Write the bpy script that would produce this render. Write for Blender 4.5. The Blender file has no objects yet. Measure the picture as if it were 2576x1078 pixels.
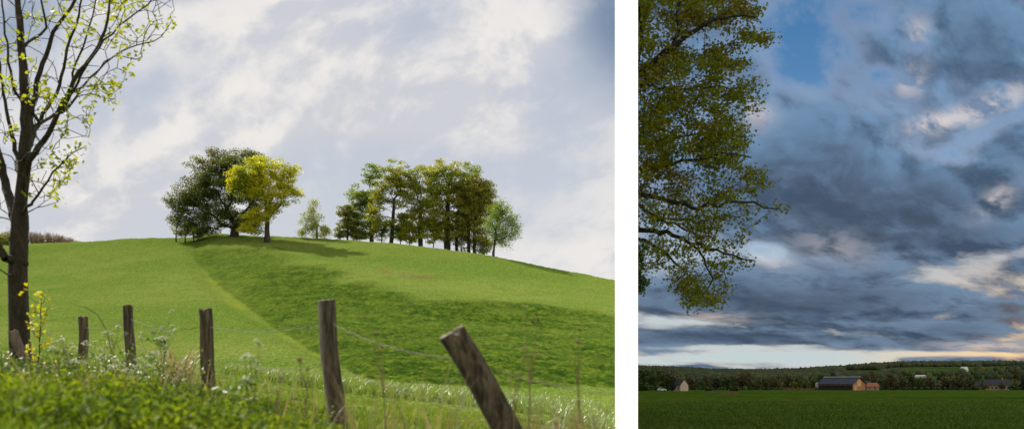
import bpy, math, random
import numpy as np
random.seed(7)
RNG = np.random.default_rng(7)
C = bpy.context.scene.collection
PI = math.pi
F = 3100.0            # focal length in photo pixels (2576 wide)
EYE = 1.7
HOR = 965.0
SUN_AZ, SUN_EL = math.radians(45), math.radians(41)   # sun stands behind the hill, to the left
SUN = np.array([-math.sin(SUN_AZ)*math.cos(SUN_EL), math.cos(SUN_AZ)*math.cos(SUN_EL), math.sin(SUN_EL)])

def P(px, y, Y):
    return np.array([(px-1288.0)/F*Y, Y, EYE+(HOR-y)/F*Y])

# ------------------------------------------------------------------ noise
def _hash(ix, iy, seed):
    h = (ix.astype(np.int64)*374761393 + iy.astype(np.int64)*668265263 + seed*982451653) & 0xffffffff
    h = ((h ^ (h >> 13))*1274126177) & 0xffffffff
    h = h ^ (h >> 16)
    return (h & 0xffff)/65535.0
def vnoise(x, y, seed=0):
    x = np.asarray(x, float); y = np.asarray(y, float)
    ix, iy = np.floor(x), np.floor(y)
    fx, fy = x-ix, y-iy
    ux, uy = fx*fx*(3-2*fx), fy*fy*(3-2*fy)
    a = _hash(ix, iy, seed); b = _hash(ix+1, iy, seed); c = _hash(ix, iy+1, seed); d = _hash(ix+1, iy+1, seed)
    return (a*(1-ux)+b*ux)*(1-uy)+(c*(1-ux)+d*ux)*uy - .5
def fbm(x, y, seed=0, o=4):
    s = 0; a = 1.0
    for k in range(o):
        s = s + a*vnoise(x*2**k+17.3*k, y*2**k-9.1*k, seed+k); a *= .5
    return s
def sstep(a, b, x):
    t = np.clip((x-a)/(b-a), 0, 1); return t*t*(3-2*t)

# ------------------------------------------------------------------ object helpers
def tag(o, label=None, cat=None, group=None, kind=None):
    if label: o['label'] = label
    if cat: o['category'] = cat
    if group: o['group'] = group
    if kind: o['kind'] = kind
    return o
def empty(name, loc, label, cat, group=None, kind=None):
    o = bpy.data.objects.new(name, None); C.objects.link(o); o.location = loc
    return tag(o, label, cat, group, kind)
def link(name, me, mat=None, parent=None):
    o = bpy.data.objects.new(name, me); C.objects.link(o)
    if mat is not None:
        for m in (mat if isinstance(mat, (list, tuple)) else [mat]): me.materials.append(m)
    if parent is not None: o.parent = parent
    return o
def mesh_np(name, V, faces_k, attr=None, smooth=False):
    """V (n,3); faces_k: list of (m,k) int arrays; attr: dict name -> per-vertex float"""
    me = bpy.data.meshes.new(name)
    V = np.asarray(V, np.float32)
    me.vertices.add(len(V)); me.vertices.foreach_set('co', V.ravel())
    fl = [np.asarray(f, np.int32) for f in faces_k if len(f)]
    tot = sum(f.size for f in fl); n = sum(len(f) for f in fl)
    me.loops.add(tot); me.polygons.add(n)
    me.loops.foreach_set('vertex_index', np.concatenate([f.ravel() for f in fl]))
    lt = np.concatenate([np.full(len(f), f.shape[1], np.int32) for f in fl])
    ls = np.concatenate([[0], np.cumsum(lt)[:-1]]).astype(np.int32)
    me.polygons.foreach_set('loop_start', ls)
    me.polygons.foreach_set('loop_total', lt)
    me.update(calc_edges=True)
    if attr:
        for k, v in attr.items():
            a = me.attributes.new(k, 'FLOAT', 'POINT'); a.data.foreach_set('value', np.asarray(v, np.float32))
    me.polygons.foreach_set('use_smooth', np.full(n, bool(smooth)))
    me.validate()
    return me

class MB:
    def __init__(s): s.V = []; s.Fc = []; s.n = 0
    def add(s, V, Fc):
        V = np.asarray(V, float)
        s.V.append(V); s.Fc += [[i+s.n for i in f] for f in Fc]; s.n += len(V); return s
    def box(s, lo, hi, M=None):
        (a, b, c), (d, e, f) = lo, hi
        V = np.array([[a,b,c],[d,b,c],[d,e,c],[a,e,c],[a,b,f],[d,b,f],[d,e,f],[a,e,f]], float)
        if M is not None: V = M(V)
        return s.add(V, [[0,3,2,1],[4,5,6,7],[0,1,5,4],[1,2,6,5],[2,3,7,6],[3,0,4,7]])
    def prism(s, pts, y0, y1, M=None):
        """pts in (x,z), extruded along y"""
        n = len(pts)
        V = np.array([[x, y0, z] for x, z in pts]+[[x, y1, z] for x, z in pts], float)
        if M is not None: V = M(V)
        return s.add(V, [list(range(n)), list(range(2*n-1, n-1, -1))]+[[i, i+n, (i+1) % n+n, (i+1) % n] for i in range(n)])
    def tube(s, pts, rads, sides=8, cap=True, jit=0.0):
        pts = [np.asarray(p, float) for p in pts]
        V = []
        for i, p in enumerate(pts):
            d = pts[min(i+1, len(pts)-1)]-pts[max(i-1, 0)]; d = d/(np.linalg.norm(d)+1e-9)
            u = np.cross(d, [0.03, 1, 0.02]); u /= np.linalg.norm(u)+1e-9; v = np.cross(d, u)
            for k in range(sides):
                a = 2*PI*k/sides; r = rads[i]*(1+jit*(random.random()-.5))
                V.append(p+r*(math.cos(a)*u+math.sin(a)*v))
        Fc = []
        for i in range(len(pts)-1):
            for k in range(sides):
                a = i*sides+k; b = i*sides+(k+1) % sides
                Fc.append([a, b, b+sides, a+sides])
        if cap:
            Fc.append(list(range(sides))[::-1]); Fc.append([(len(pts)-1)*sides+k for k in range(sides)])
        return s.add(V, Fc)
    def build(s, name, mat, parent=None, smooth=False, loc=None):
        V = np.concatenate(s.V)
        if loc is not None: V = V-np.asarray(loc)
        me = bpy.data.meshes.new(name); me.from_pydata(V.tolist(), [], s.Fc); me.update()
        if smooth: me.polygons.foreach_set('use_smooth', np.ones(len(me.polygons), bool))
        o = link(name, me, mat, parent)
        if loc is not None and parent is None: o.location = loc
        return o

# ------------------------------------------------------------------ node helper
class NT:
    def __init__(s, tree): s.t = tree; s.n = tree.nodes; s.l = tree.links
    def new(s, typ, **kw):
        nd = s.n.new(typ)
        for k, v in kw.items(): setattr(nd, k, v)
        return nd
    def put(s, inp, v):
        if isinstance(v, bpy.types.NodeSocket): s.l.new(v, inp)
        elif v is not None: inp.default_value = v
    def math(s, op, a, b=None, c=None, clamp=False):
        nd = s.new('ShaderNodeMath', operation=op, use_clamp=clamp)
        s.put(nd.inputs[0], a)
        if b is not None: s.put(nd.inputs[1], b)
        if c is not None: s.put(nd.inputs[2], c)
        return nd.outputs[0]
    def mix(s, f, a, b, typ='MIX'):
        nd = s.new('ShaderNodeMix', data_type='RGBA', blend_type=typ)
        s.put(nd.inputs[0], f)
        s.put(nd.inputs[6], a if isinstance(a, bpy.types.NodeSocket) else (*a[:3], 1))
        s.put(nd.inputs[7], b if isinstance(b, bpy.types.NodeSocket) else (*b[:3], 1))
        return nd.outputs[2]
    def rng(s, v, a, b, c=0, d=1, smooth=True):
        nd = s.new('ShaderNodeMapRange', interpolation_type='SMOOTHSTEP' if smooth else 'LINEAR')
        s.put(nd.inputs[0], v); nd.inputs[1].default_value = a; nd.inputs[2].default_value = b
        nd.inputs[3].default_value = c; nd.inputs[4].default_value = d
        return nd.outputs[0]
    def noise(s, vec, scale, detail=4, rough=.5, dist=0.0):
        nd = s.new('ShaderNodeTexNoise'); s.put(nd.inputs['Vector'], vec)
        nd.inputs['Scale'].default_value = scale; nd.inputs['Detail'].default_value = detail
        nd.inputs['Roughness'].default_value = rough; nd.inputs['Distortion'].default_value = dist
        return nd.outputs[0]
    def comb(s, x, y, z=0.0):
        nd = s.new('ShaderNodeCombineXYZ'); s.put(nd.inputs[0], x); s.put(nd.inputs[1], y); s.put(nd.inputs[2], z)
        return nd.outputs[0]
    def vmul(s, v, xyz):
        nd = s.new('ShaderNodeVectorMath', operation='MULTIPLY'); s.put(nd.inputs[0], v); nd.inputs[1].default_value = xyz
        return nd.outputs[0]
    def vadd(s, v, xyz):
        nd = s.new('ShaderNodeVectorMath', operation='ADD'); s.put(nd.inputs[0], v); s.put(nd.inputs[1], xyz)
        return nd.outputs[0]
def newmat(name):
    m = bpy.data.materials.new(name); m.use_nodes = True
    g = NT(m.node_tree); g.n.clear()
    out = g.new('ShaderNodeOutputMaterial')
    return m, g, out
def coords(g): return g.new('ShaderNodeTexCoord').outputs['Object']
def principled(g, out, col, rough=.8, bump=None, bump_s=.3, bump_d=.1, spec=.3):
    p = g.new('ShaderNodeBsdfPrincipled'); g.put(p.inputs['Base Color'], col if isinstance(col, bpy.types.NodeSocket) else (*col[:3], 1))
    g.put(p.inputs['Roughness'], rough); p.inputs['Specular IOR Level'].default_value = spec
    if bump is not None:
        b = g.new('ShaderNodeBump'); b.inputs['Strength'].default_value = bump_s; b.inputs['Distance'].default_value = bump_d
        g.put(b.inputs['Height'], bump); g.l.new(b.outputs[0], p.inputs['Normal'])
    g.l.new(p.outputs[0], out.inputs[0]); return p
def mat_noise(name, a, b, scale=5, rough=.85, bump=.3, stretch=(1, 1, 1), detail=6, lo=.35, hi=.65, bd=.05, spec=.3):
    m, g, out = newmat(name)
    v = g.vmul(coords(g), stretch)
    n = g.noise(v, scale, detail, .6, .3)
    col = g.mix(g.rng(n, lo, hi), a, b)
    n2 = g.noise(v, scale*4.3, 3, .6)
    col = g.mix(g.rng(n2, .3, .7, 0, .5), col, tuple(c*.55 for c in a))
    principled(g, out, col, rough, n2, bump, bd, spec); return m
def mat_leaf(name, a, b, trans=.45, tmul=(1.25, 1.2, .5), scale=.35, c=None, gloss=.08):
    """leaf: per-leaf tint from attribute rnd and a clump-sized noise, with light passing through"""
    m, g, out = newmat(name)
    at = g.new('ShaderNodeAttribute', attribute_name='rnd').outputs['Fac']
    n = g.noise(coords(g), scale, 3, .6)
    f = g.math('ADD', g.math('MULTIPLY', at, .55), g.math('MULTIPLY', g.rng(n, .3, .7), .45), clamp=True)
    col = g.mix(f, a, b)
    if c is not None:
        col = g.mix(g.rng(g.noise(coords(g), scale*.5, 2, .5), .48, .66), col, c)
    d = g.new('ShaderNodeBsdfDiffuse'); g.put(d.inputs[0], col)
    tr = g.new('ShaderNodeBsdfTranslucent'); g.put(tr.inputs[0], g.mix(1.0, col, tmul, 'MULTIPLY'))
    gl = g.new('ShaderNodeBsdfGlossy'); gl.inputs['Roughness'].default_value = .45
    g.put(gl.inputs[0], (.6, .6, .6, 1))
    m1 = g.new('ShaderNodeMixShader'); m1.inputs[0].default_value = trans; g.l.new(d.outputs[0], m1.inputs[1]); g.l.new(tr.outputs[0], m1.inputs[2])
    m2 = g.new('ShaderNodeMixShader'); m2.inputs[0].default_value = gloss; g.l.new(m1.outputs[0], m2.inputs[1]); g.l.new(gl.outputs[0], m2.inputs[2])
    g.l.new(m2.outputs[0], out.inputs[0]); return m

# ------------------------------------------------------------------ camera, sun, sky
sc = bpy.context.scene
cam = bpy.data.objects.new('camera', bpy.data.cameras.new('camera')); C.objects.link(cam); sc.camera = cam
cam.location = (0, 0, EYE); cam.rotation_euler = (PI/2, 0, 0)
cam.data.sensor_width = 36; cam.data.lens = 36*F/2576; cam.data.shift_y = (HOR-539)/2576
cam.data.clip_start = .3; cam.data.clip_end = 20000
cam.data.dof.use_dof = True; cam.data.dof.focus_distance = 160; cam.data.dof.aperture_fstop = (36*F/2576/1000)/.021
cam.data.dof.aperture_blades = 0

sun = bpy.data.objects.new('sun', bpy.data.lights.new('sun', 'SUN')); C.objects.link(sun)
sun.data.energy = 5.0; sun.data.angle = math.radians(.55); sun.data.color = (1, .93, .82)
from mathutils import Vector
sun.rotation_euler = Vector(SUN).to_track_quat('Z', 'Y').to_euler()
sun.location = (-60, 60, 80)
sc.view_settings.view_transform = 'Standard'; sc.view_settings.look = 'None'
sc.view_settings.exposure = .8; sc.view_settings.gamma = 1
EXP = 2**.8

def lin(r, g, b, k=1.0):
    f = lambda c: ((c/255+.055)/1.055)**2.4 if c > 10 else c/255/12.92
    return tuple(f(c)*k for c in (r, g, b))
def sk(r, g, b): return lin(r, g, b, 1/EXP)

def build_world():
    w = bpy.data.worlds.new('World'); sc.world = w; w.use_nodes = True
    g = NT(w.node_tree); g.n.clear()
    out = g.new('ShaderNodeOutputWorld')
    d = g.new('ShaderNodeTexCoord').outputs['Generated']
    sep = g.new('ShaderNodeSeparateXYZ'); g.l.new(d, sep.inputs[0])
    dx, dy, dz = sep.outputs
    ady = g.math('MAXIMUM', g.math('ABSOLUTE', dy), .12)
    az = g.math('DIVIDE', dx, ady)                 # tangent of the bearing
    el = g.math('DIVIDE', g.math('MAXIMUM', dz, 0.0), ady)
    def U(px): return (px-1288)/F
    def E(y): return (HOR-y)/F
    def blob(px, y, rx, ry, rot=0.0, soft=None):
        a = g.math('SUBTRACT', az, U(px)); b = g.math('SUBTRACT', el, E(y))
        c, s = math.cos(math.radians(rot)), math.sin(math.radians(rot))
        p = g.math('ADD', g.math('MULTIPLY', a, c*F/rx), g.math('MULTIPLY', b, s*F/rx))
        q = g.math('ADD', g.math('MULTIPLY', a, -s*F/ry), g.math('MULTIPLY', b, c*F/ry))
        r2 = g.math('ADD', g.math('MULTIPLY', p, p), g.math('MULTIPLY', q, q))
        return g.math('POWER', 2.718, g.math('MULTIPLY', r2, -1.0))
    def total(base, items):
        v = base
        for wgt, bl in items: v = g.math('MULTIPLY_ADD', bl, wgt, v)
        return v
    sky = g.new('ShaderNodeTexSky', sky_type='NISHITA', sun_disc=False)
    sky.sun_elevation = SUN_EL; sky.sun_rotation = -SUN_AZ
    nish = sky.outputs[0]
    # ---- day half: thin bright cloud sheets on pale blue
    warp = g.noise(g.vmul(d, (1, 1, 1.2)), 5, 3, .5)
    dv = g.comb(g.math('ADD', dx, g.math('MULTIPLY', warp, .06)), dy, g.math('MULTIPLY_ADD', dz, 1.35, g.math('MULTIPLY', dx, -.2)))
    n1 = g.noise(dv, 5.5, 9, .56, .25)
    n1b = g.noise(g.vadd(dv, (-.012, 0, .02)), 5.5, 9, .56, .25)
    n2 = g.noise(dv, 26, 6, .6, .4)
    n0 = g.math('ADD', g.math('MULTIPLY', n1, .72), g.math('MULTIPLY', n2, .28))
    cov = total(n0, [(.22, blob(760, 230, 330, 95, 22)), (.20, blob(1180, 200, 180, 130, 50)), (.16, blob(480, 60, 260, 90)),
                     (.18, blob(1100, 290, 260, 55, -8)), (.12, blob(520, 310, 150, 70, 20)), (.12, blob(1270, 60, 110, 80)),
                     (-.14, blob(340, 230, 190, 55, 12)), (-.16, blob(1030, 90, 150, 75, 10)), (-.12, blob(850, 430, 380, 70)), (-.15, blob(1420, 260, 110, 150)), 
                     (-.28, blob(1560, 60, 130, 110)), (-.14, blob(60, 60, 120, 130)), (.1, blob(1480, 300, 60, 50)), (.12, blob(1200, 640, 500, 40)), (.08, blob(250, 480, 240, 90))])
    cv = g.rng(cov, .30, .66)
    blue = g.mix(.75, g.vmul(nish, (.08, .08, .08)), sk(172, 186, 208))
    grad = g.rng(el, .03, .30)
    pale = g.mix(grad, sk(208, 212, 219), sk(186, 194, 208))
    deep = g.mix(g.rng(total(0.0, [(1.0, blob(1590, 40, 150, 190)), (.55, blob(20, 40, 200, 160))]), 0, 1), pale, sk(108, 130, 158))
    base = g.mix(.12, deep, blue)
    relief = g.rng(g.math('SUBTRACT', n1, n1b), -.05, .05)
    cloudc = g.mix(relief, sk(206, 208, 215), sk(238, 234, 230))
    day = g.mix(cv, base, cloudc)
    day = g.mix(g.math('MULTIPLY', g.rng(n2, .45, .7), .10), day, sk(180, 190, 210))
    # the unseen upper sky on the day side
    day = g.mix(g.rng(dz, .34, .6), day, g.mix(.4, sk(188, 196, 212), g.vmul(nish, (.085, .085, .085))))
    day = g.mix(g.rng(dy, -.05, -.45), day, tuple(.95*c for c in sk(245, 243, 240)))
    # ---- dusk half: broken stratocumulus over a pale horizon
    lg = g.math('MULTIPLY', g.math('LOGARITHM', g.math('ADD', el, .05), 2.718), .34)
    wz = g.noise(g.comb(az, lg, 9.1), 7, 3, .5)
    wq = g.math('MULTIPLY', g.math('SUBTRACT', wz, .5), .045)
    pv = g.comb(g.math('ADD', g.math('MULTIPLY_ADD', lg, .25, az), wq), g.math('ADD', lg, wq), 3.7)
    m1 = g.noise(pv, 8.5, 10, .55, .1)
    m1b = g.noise(g.vadd(pv, (.012, .014, 0)), 8.5, 10, .55, .1)
    m2 = g.noise(pv, 30, 7, .6, .2)
    m0 = g.math('ADD', g.math('MULTIPLY', m1, .72), g.math('MULTIPLY', m2, .28))
    dcov = total(m0, [(.20, blob(2280, 490, 270, 110, 0)), (.18, blob(2080, 580, 190, 70)), (.13, blob(2050, 330, 170, 120, -30)), (.13, blob(2150, 760, 380, 55, 8)),
                      (.20, blob(1760, 860, 240, 22)), (.18, blob(2500, 800, 200, 55, 14)), (.10, blob(2450, 90, 160, 110)), (.10, blob(1800, 740, 200, 50)),
                      (.16, blob(2330, 900, 190, 10, 2)), (.14, blob(2560, 880, 120, 22, 8)),
                      (-.11, blob(2040, 90, 95, 110, -40)), (-.10, blob(2190, 30, 80, 60, -30)), (-.15, blob(2500, 320, 150, 26, 26)), (-.14, blob(2310, 115, 50, 30)),
                      (-.13, blob(2545, 640, 80, 24, 14)), (-.05, blob(2360, 800, 170, 11, 24)), (-.12, blob(2220, 190, 40, 30)), (-.13, blob(2010, 180, 60, 40)), (-.13, blob(2420, 400, 70, 30)), (-.10, blob(1980, 470, 50, 24)), (.10, blob(2350, 560, 160, 70)), (.10, blob(2030, 450, 120, 60)), (-.30, blob(1950, 900, 420, 17)), (-.15, blob(1800, 872, 260, 10)), (.16, blob(1800, 845, 330, 12, -2)), (-.10, blob(1850, 800, 240, 16)),
                      (-.28, blob(2480, 890, 200, 9)), (-.16, blob(1930, 640, 50, 26)), (-.12, blob(2060, 400, 60, 22)), (-.10, blob(2370, 690, 60, 30))])
    dc = g.rng(dcov, .40, .555)
    hz = g.rng(el, .0, .16)
    warm = g.rng(az, .24, .42)
    horizon = g.mix(warm, sk(196, 210, 212), sk(255, 216, 156))
    gap = g.mix(hz, horizon, g.mix(.35, sk(92, 142, 190), g.vmul(nish, (.07, .07, .07))))
    gap = g.mix(g.rng(el, .1, .32), gap, sk(72, 124, 174))
    rel = g.rng(g.math('SUBTRACT', m1, m1b), -.07, .07)
    dark = g.mix(g.rng(el, .05, .28), sk(64, 80, 100), sk(74, 98, 126))
    dark = g.mix(g.math('MULTIPLY', g.rng(az, .36, .44), g.rng(el, .10, .02)), dark, sk(140, 118, 110))
    light = g.mix(g.rng(el, .03, .25), sk(112, 134, 158), sk(112, 146, 182))
    dcloud = g.mix(rel, dark, light)
    dcloud = g.mix(g.math('MULTIPLY', g.rng(m2, .42, .68), .32), dcloud, sk(118, 142, 172))
    dcloud = g.mix(g.math('MULTIPLY', g.math('MULTIPLY', g.rng(dcov, .56, .78), .85), g.rng(m2, .80, .36, .35, 1)), dcloud, sk(70, 84, 104))
    dusk = g.mix(dc, gap, dcloud)
    # sunlit cloud edges, where the breaks are
    edge = g.math('MULTIPLY', g.rng(dcov, .34, .44), g.rng(dcov, .56, .45))
    lit = total(0.0, [(1.0, blob(2500, 262, 110, 34, 26)), (1.0, blob(2345, 308, 75, 26, 14)), (.8, blob(2285, 205, 46, 44)), (.7, blob(2310, 82, 34, 40, 60)), (.8, blob(2505, 505, 55, 26, 40)),
                      (.75, blob(1940, 650, 60, 24, -20)), (.7, blob(1900, 285, 50, 36)), (.6, blob(1790, 800, 90, 14)), (.4, blob(1990, 875, 100, 9)),
                      (.5, blob(2330, 893, 130, 8)), (.35, blob(2100, 620, 120, 40, -10)), (.8, blob(2500, 870, 130, 16))])
    litn = g.math('MULTIPLY', g.math('MULTIPLY', lit, .85), g.rng(m2, .36, .60))
    litn = g.math('MAXIMUM', litn, g.math('MULTIPLY', edge, .16))
    litc = g.mix(g.rng(el, .02, .12), sk(232, 206, 184), sk(222, 214, 214))
    dusk = g.mix(g.math('MINIMUM', litn, .92), dusk, litc)
    # zenith on the dusk side: overcast, brighter than the bank of cloud ahead
    dusk = g.mix(g.rng(dz, .36, .6), dusk, sk(168, 182, 205))
    dusk = g.mix(g.rng(dy, -.05, -.45), dusk, tuple(1.5*c for c in sk(232, 220, 200)))
    # the two weathers meet on the line of the added white wall
    beta = math.atan((1576-1288)/F)
    side = g.math('SUBTRACT', g.math('MULTIPLY', dx, math.cos(beta)), g.math('MULTIPLY', dy, math.sin(beta)))
    s_ = g.rng(side, -.004, .004)
    col = g.mix(s_, day, dusk)
    col = g.mix(g.rng(dz, .0, -.03), col, (.03, .04, .02))
    bg = g.new('ShaderNodeBackground'); g.put(bg.inputs[0], col); bg.inputs[1].default_value = 1.0
    g.l.new(bg.outputs[0], out.inputs[0])
    w.cycles.sampling_method = 'MANUAL'; w.cycles.sample_map_resolution = 512
build_world()

# ------------------------------------------------------------------ terrain functions
CR = np.array([(-2500, 640), (0, 616), (70, 612), (200, 605), (420, 597), (500, 595), (640, 592), (760, 594), (870, 600), (1000, 611), (1120, 627), (1240, 642), (1310, 658), (1420, 680), (1546, 703), (1700, 740)], float)
def smooth_interp(px, T, w=45):
    return sum(np.interp(px+k*w, T[:, 0], T[:, 1]) for k in (-1, -.5, 0, .5, 1))/5
def YC(px): return np.interp(px, [-2500, 0, 700, 1546, 1700], [300, 262, 250, 215, 205])
def hill_base(px, Y):
    px = np.asarray(px, float); Y = np.asarray(Y, float)
    yc = YC(px); vc = smooth_interp(px, CR)
    zc = (HOR-vc)/F*yc
    z0 = -.66-.125*(px-1288)/F*30
    t = (Y-30)/(yc-30); tc = np.clip(t, 0, 1)
    g = tc**1.9
    z = z0+(zc-z0)*g
    # rounded crest and back slope
    b = np.clip((Y-yc)/60, 0, 6)
    z = z-5.0*b*b/(1+.6*b)
    near = -.66-.125*(px-1288)/F*Y
    near = near-.28*sstep(1380, 1540, px)*sstep(9, 18, Y)
    w = sstep(22, 36, Y)
    z = z-.20*sstep(1430, 1540, px)*(1-sstep(34, 50, Y))
    return near*(1-w)+z*w
def inv_v(px, v):
    """depth at which column px of the hill shows at photo row v (front face)"""
    lo, hi = np.full_like(px, 32.0), YC(px)*1.0
    for _ in range(40):
        m = .5*(lo+hi); vv = HOR-F*hill_base(px, m)/m
        up = vv > v; lo = np.where(up, m, lo); hi = np.where(up, hi, m)
    return .5*(lo+hi)
pxs = np.arange(420, 1760, 10.0)
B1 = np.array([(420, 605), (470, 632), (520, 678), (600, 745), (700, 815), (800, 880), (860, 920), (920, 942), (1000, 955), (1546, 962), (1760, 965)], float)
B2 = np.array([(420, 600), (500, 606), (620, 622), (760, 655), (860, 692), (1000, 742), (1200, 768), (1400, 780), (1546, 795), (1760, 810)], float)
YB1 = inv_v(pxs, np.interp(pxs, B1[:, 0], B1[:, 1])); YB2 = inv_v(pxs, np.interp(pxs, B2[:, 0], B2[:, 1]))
def rough_shade_mask(px, Y, soft=.05):
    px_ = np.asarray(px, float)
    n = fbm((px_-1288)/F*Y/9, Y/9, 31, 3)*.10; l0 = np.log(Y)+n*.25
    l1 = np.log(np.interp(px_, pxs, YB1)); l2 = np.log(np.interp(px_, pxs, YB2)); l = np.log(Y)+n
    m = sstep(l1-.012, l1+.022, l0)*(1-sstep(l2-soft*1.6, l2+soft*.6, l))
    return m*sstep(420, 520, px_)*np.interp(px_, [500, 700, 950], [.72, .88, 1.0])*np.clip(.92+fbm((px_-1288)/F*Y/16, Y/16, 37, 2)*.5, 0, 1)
def zL(x, Y, detail=True):
    x = np.asarray(x, float); Y = np.asarray(Y, float)
    px = 1288+F*x/Y
    z = hill_base(px, Y)
    l1 = np.interp(px, pxs, YB1); l2 = np.interp(px, pxs, YB2)
    k = sstep(440, 560, px)*sstep(34, 46, Y)
    z = z-.005*l1*np.exp(-((np.log(Y/l1))/.14)**2)*k + .004*l2*np.exp(-((np.log(Y/l2))/.07)**2)*k
    z = z+fbm(x/38, Y/38, 5, 3)*.45*sstep(40, 110, Y)
    if detail:
        r = rough_shade_mask(px, Y)*sstep(30, 45, Y)
        far = sstep(34, 60, Y)
        tus = np.abs(fbm(x/1.1, Y/1.6, 11, 3)); tus2 = fbm(x/.42, Y/.8, 21, 2)
        z = z+r*(.30*(.5-tus)+.24*tus2)*(.5+far*.5)
        z = z+(1-r)*(.14*fbm(x/2.2, Y/2.0, 13, 3)+.09*tus2)
    return z+EYE
SKY = np.array([(1500, 918), (1604, 919), (1700, 922), (1800, 928), (1900, 929), (2000, 927), (2100, 921), (2200, 913), (2280, 908), (2400, 909), (2500, 907), (2576, 907), (3000, 900), (5000, 900)], float)
def zR(x, Y, detail=True):
    x = np.asarray(x, float); Y = np.asarray(Y, float)
    px = 1288+F*x/Y
    f = -1.35-np.clip(Y-37, 0, 900)*.0034
    vc = smooth_interp(px, SKY)+9
    zc = (HOR-vc)/F*2600
    t = np.clip((Y-980)/1620, 0, 1)
    z = f+(zc-f)*(t**.85)
    z = z-np.clip(Y-2650, 0, 5000)*.05
    z = z+fbm(x/260, Y/260, 41, 3)*4*sstep(1050, 1500, Y)*(1-sstep(2200, 2600, Y))
    z = z+fbm(x/45, Y/60, 43, 3)*.30*sstep(40, 120, Y)*(1-sstep(900, 1000, Y))
    if detail:
        z = z+.13*fbm(x/1.6, Y/2.4, 47, 3)*(1-sstep(200, 600, Y))
    return z+EYE
def depth_at(zf, px, v, y0, y1):
    """first depth from y1 inward where terrain column px reaches photo row v"""
    Ys = np.geomspace(y0, y1, 1500); x = (px-1288)/F*Ys
    vv = HOR-F*(zf(x, Ys, False)-EYE)/Ys
    i = np.where(vv <= v)[0]
    return float(Ys[i[0]]) if len(i) else float(Ys[np.argmin(vv)])

def fan(name, zf, pcols, Ys, mat, attrs=None):
    PX, YY = np.meshgrid(pcols, Ys)
    X = (PX-1288)/F*YY; Z = zf(X, YY)
    V = np.stack([X, YY, Z], -1).reshape(-1, 3)
    nc, nr = len(pcols), len(Ys)
    i = np.arange(nr-1)[:, None]*nc+np.arange(nc-1)[None, :]
    Q = np.stack([i, i+1, i+1+nc, i+nc], -1).reshape(-1, 4)
    at = {k: f(PX, YY, X).ravel() for k, f in (attrs or {}).items()}
    me = mesh_np(name, V, [Q], at, smooth=True)
    o = link(name, me, mat); tag(o, kind='structure'); return o

# ------------------------------------------------------------------ ground materials
def mat_hill():
    m, g, out = newmat('hill_grass')
    v = coords(g)
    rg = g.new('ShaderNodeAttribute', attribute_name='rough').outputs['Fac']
    ed = g.new('ShaderNodeAttribute', attribute_name='edge').outputs['Fac']
    dirt = g.new('ShaderNodeAttribute', attribute_name='dirt').outputs['Fac']
    big = g.noise(v, .035, 4, .55, .3); med = g.noise(g.vmul(v, (1, .8, 1)), .35, 5, .6, .2); fine = g.noise(g.vmul(v, (1, .5, 1)), 2.6, 4, .7)
    field = g.mix(g.rng(big, .35, .65), (.070, .112, .014), (.110, .142, .026))
    field = g.mix(g.math('MULTIPLY', g.rng(med, .45, .68), .5), field, (.055, .105, .010))
    vf = g.noise(g.vmul(v, (1, .35, 1)), 7, 3, .75)
    field = g.mix(g.math('MULTIPLY', g.rng(vf, .50, .68), .75), field, (.20, .24, .085))
    field = g.mix(g.math('MULTIPLY', g.rng(vf, .48, .34), .8), field, (.035, .075, .008))
    field = g.mix(g.math('MULTIPLY', g.rng(fine, .55, .72), .40), field, (.15, .20, .035))
    field = g.mix(g.math('MULTIPLY', g.rng(fine, .46, .30), .5), field, (.05, .11, .008))
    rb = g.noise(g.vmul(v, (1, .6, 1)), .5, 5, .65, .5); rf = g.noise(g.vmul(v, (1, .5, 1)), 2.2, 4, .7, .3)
    rough_shade = g.mix(g.rng(rb, .38, .62), (.018, .043, .005), (.060, .092, .010))  # rough tussock grass, its dark tone also painting the bank's shade
    rough_shade = g.mix(g.math('MULTIPLY', g.rng(rf, .50, .72), .6), rough_shade, (.13, .165, .03))
    rough_shade = g.mix(g.math('MULTIPLY', g.rng(rf, .48, .32), .7), rough_shade, (.012, .04, .006))
    col = g.mix(rg, field, rough_shade)
    col = g.mix(g.math('MULTIPLY', ed, g.rng(med, .3, .55)), col, (.16, .19, .014))
    col = g.mix(g.math('MULTIPLY', dirt, g.rng(g.noise(v, 1.1, 5, .75), .47, .56)), col, (.12, .07, .04))
    h = g.math('ADD', g.math('MULTIPLY', fine, .6), g.noise(v, 9, 3, .6))
    principled(g, out, col, .95, h, .75, .12, .0); return m
def mat_duskfield():
    m, g, out = newmat('dusk_meadow')
    v = coords(g)
    far = g.new('ShaderNodeAttribute', attribute_name='far').outputs['Fac']
    a = g.noise(g.vmul(v, (.25, 1, 1)), .11, 5, .6, .3); b = g.noise(g.vmul(v, (.35, 1, 1)), .9, 5, .65, .2); c = g.noise(v, 6, 3, .6)
    col = g.mix(g.rng(a, .35, .65), (.064, .118, .012), (.092, .146, .016))
    col = g.mix(g.math('MULTIPLY', g.rng(b, .55, .35), .55), col, (.016, .042, .006))
    col = g.mix(g.math('MULTIPLY', g.rng(c, .52, .7), .35), col, (.085, .13, .025))
    tk = g.new('ShaderNodeAttribute', attribute_name='track').outputs['Fac']
    col = g.mix(g.math('MULTIPLY', tk, g.rng(b, .25, .55)), col, (.018, .038, .006))
    hillc = g.mix(g.rng(g.noise(v, .007, 3, .5), .42, .58), (.045, .10, .018), (.09, .115, .035))
    col = g.mix(far, col, hillc)
    principled(g, out, col, .95, g.math('ADD', b, c), .6, .15, 0); return m

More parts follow.
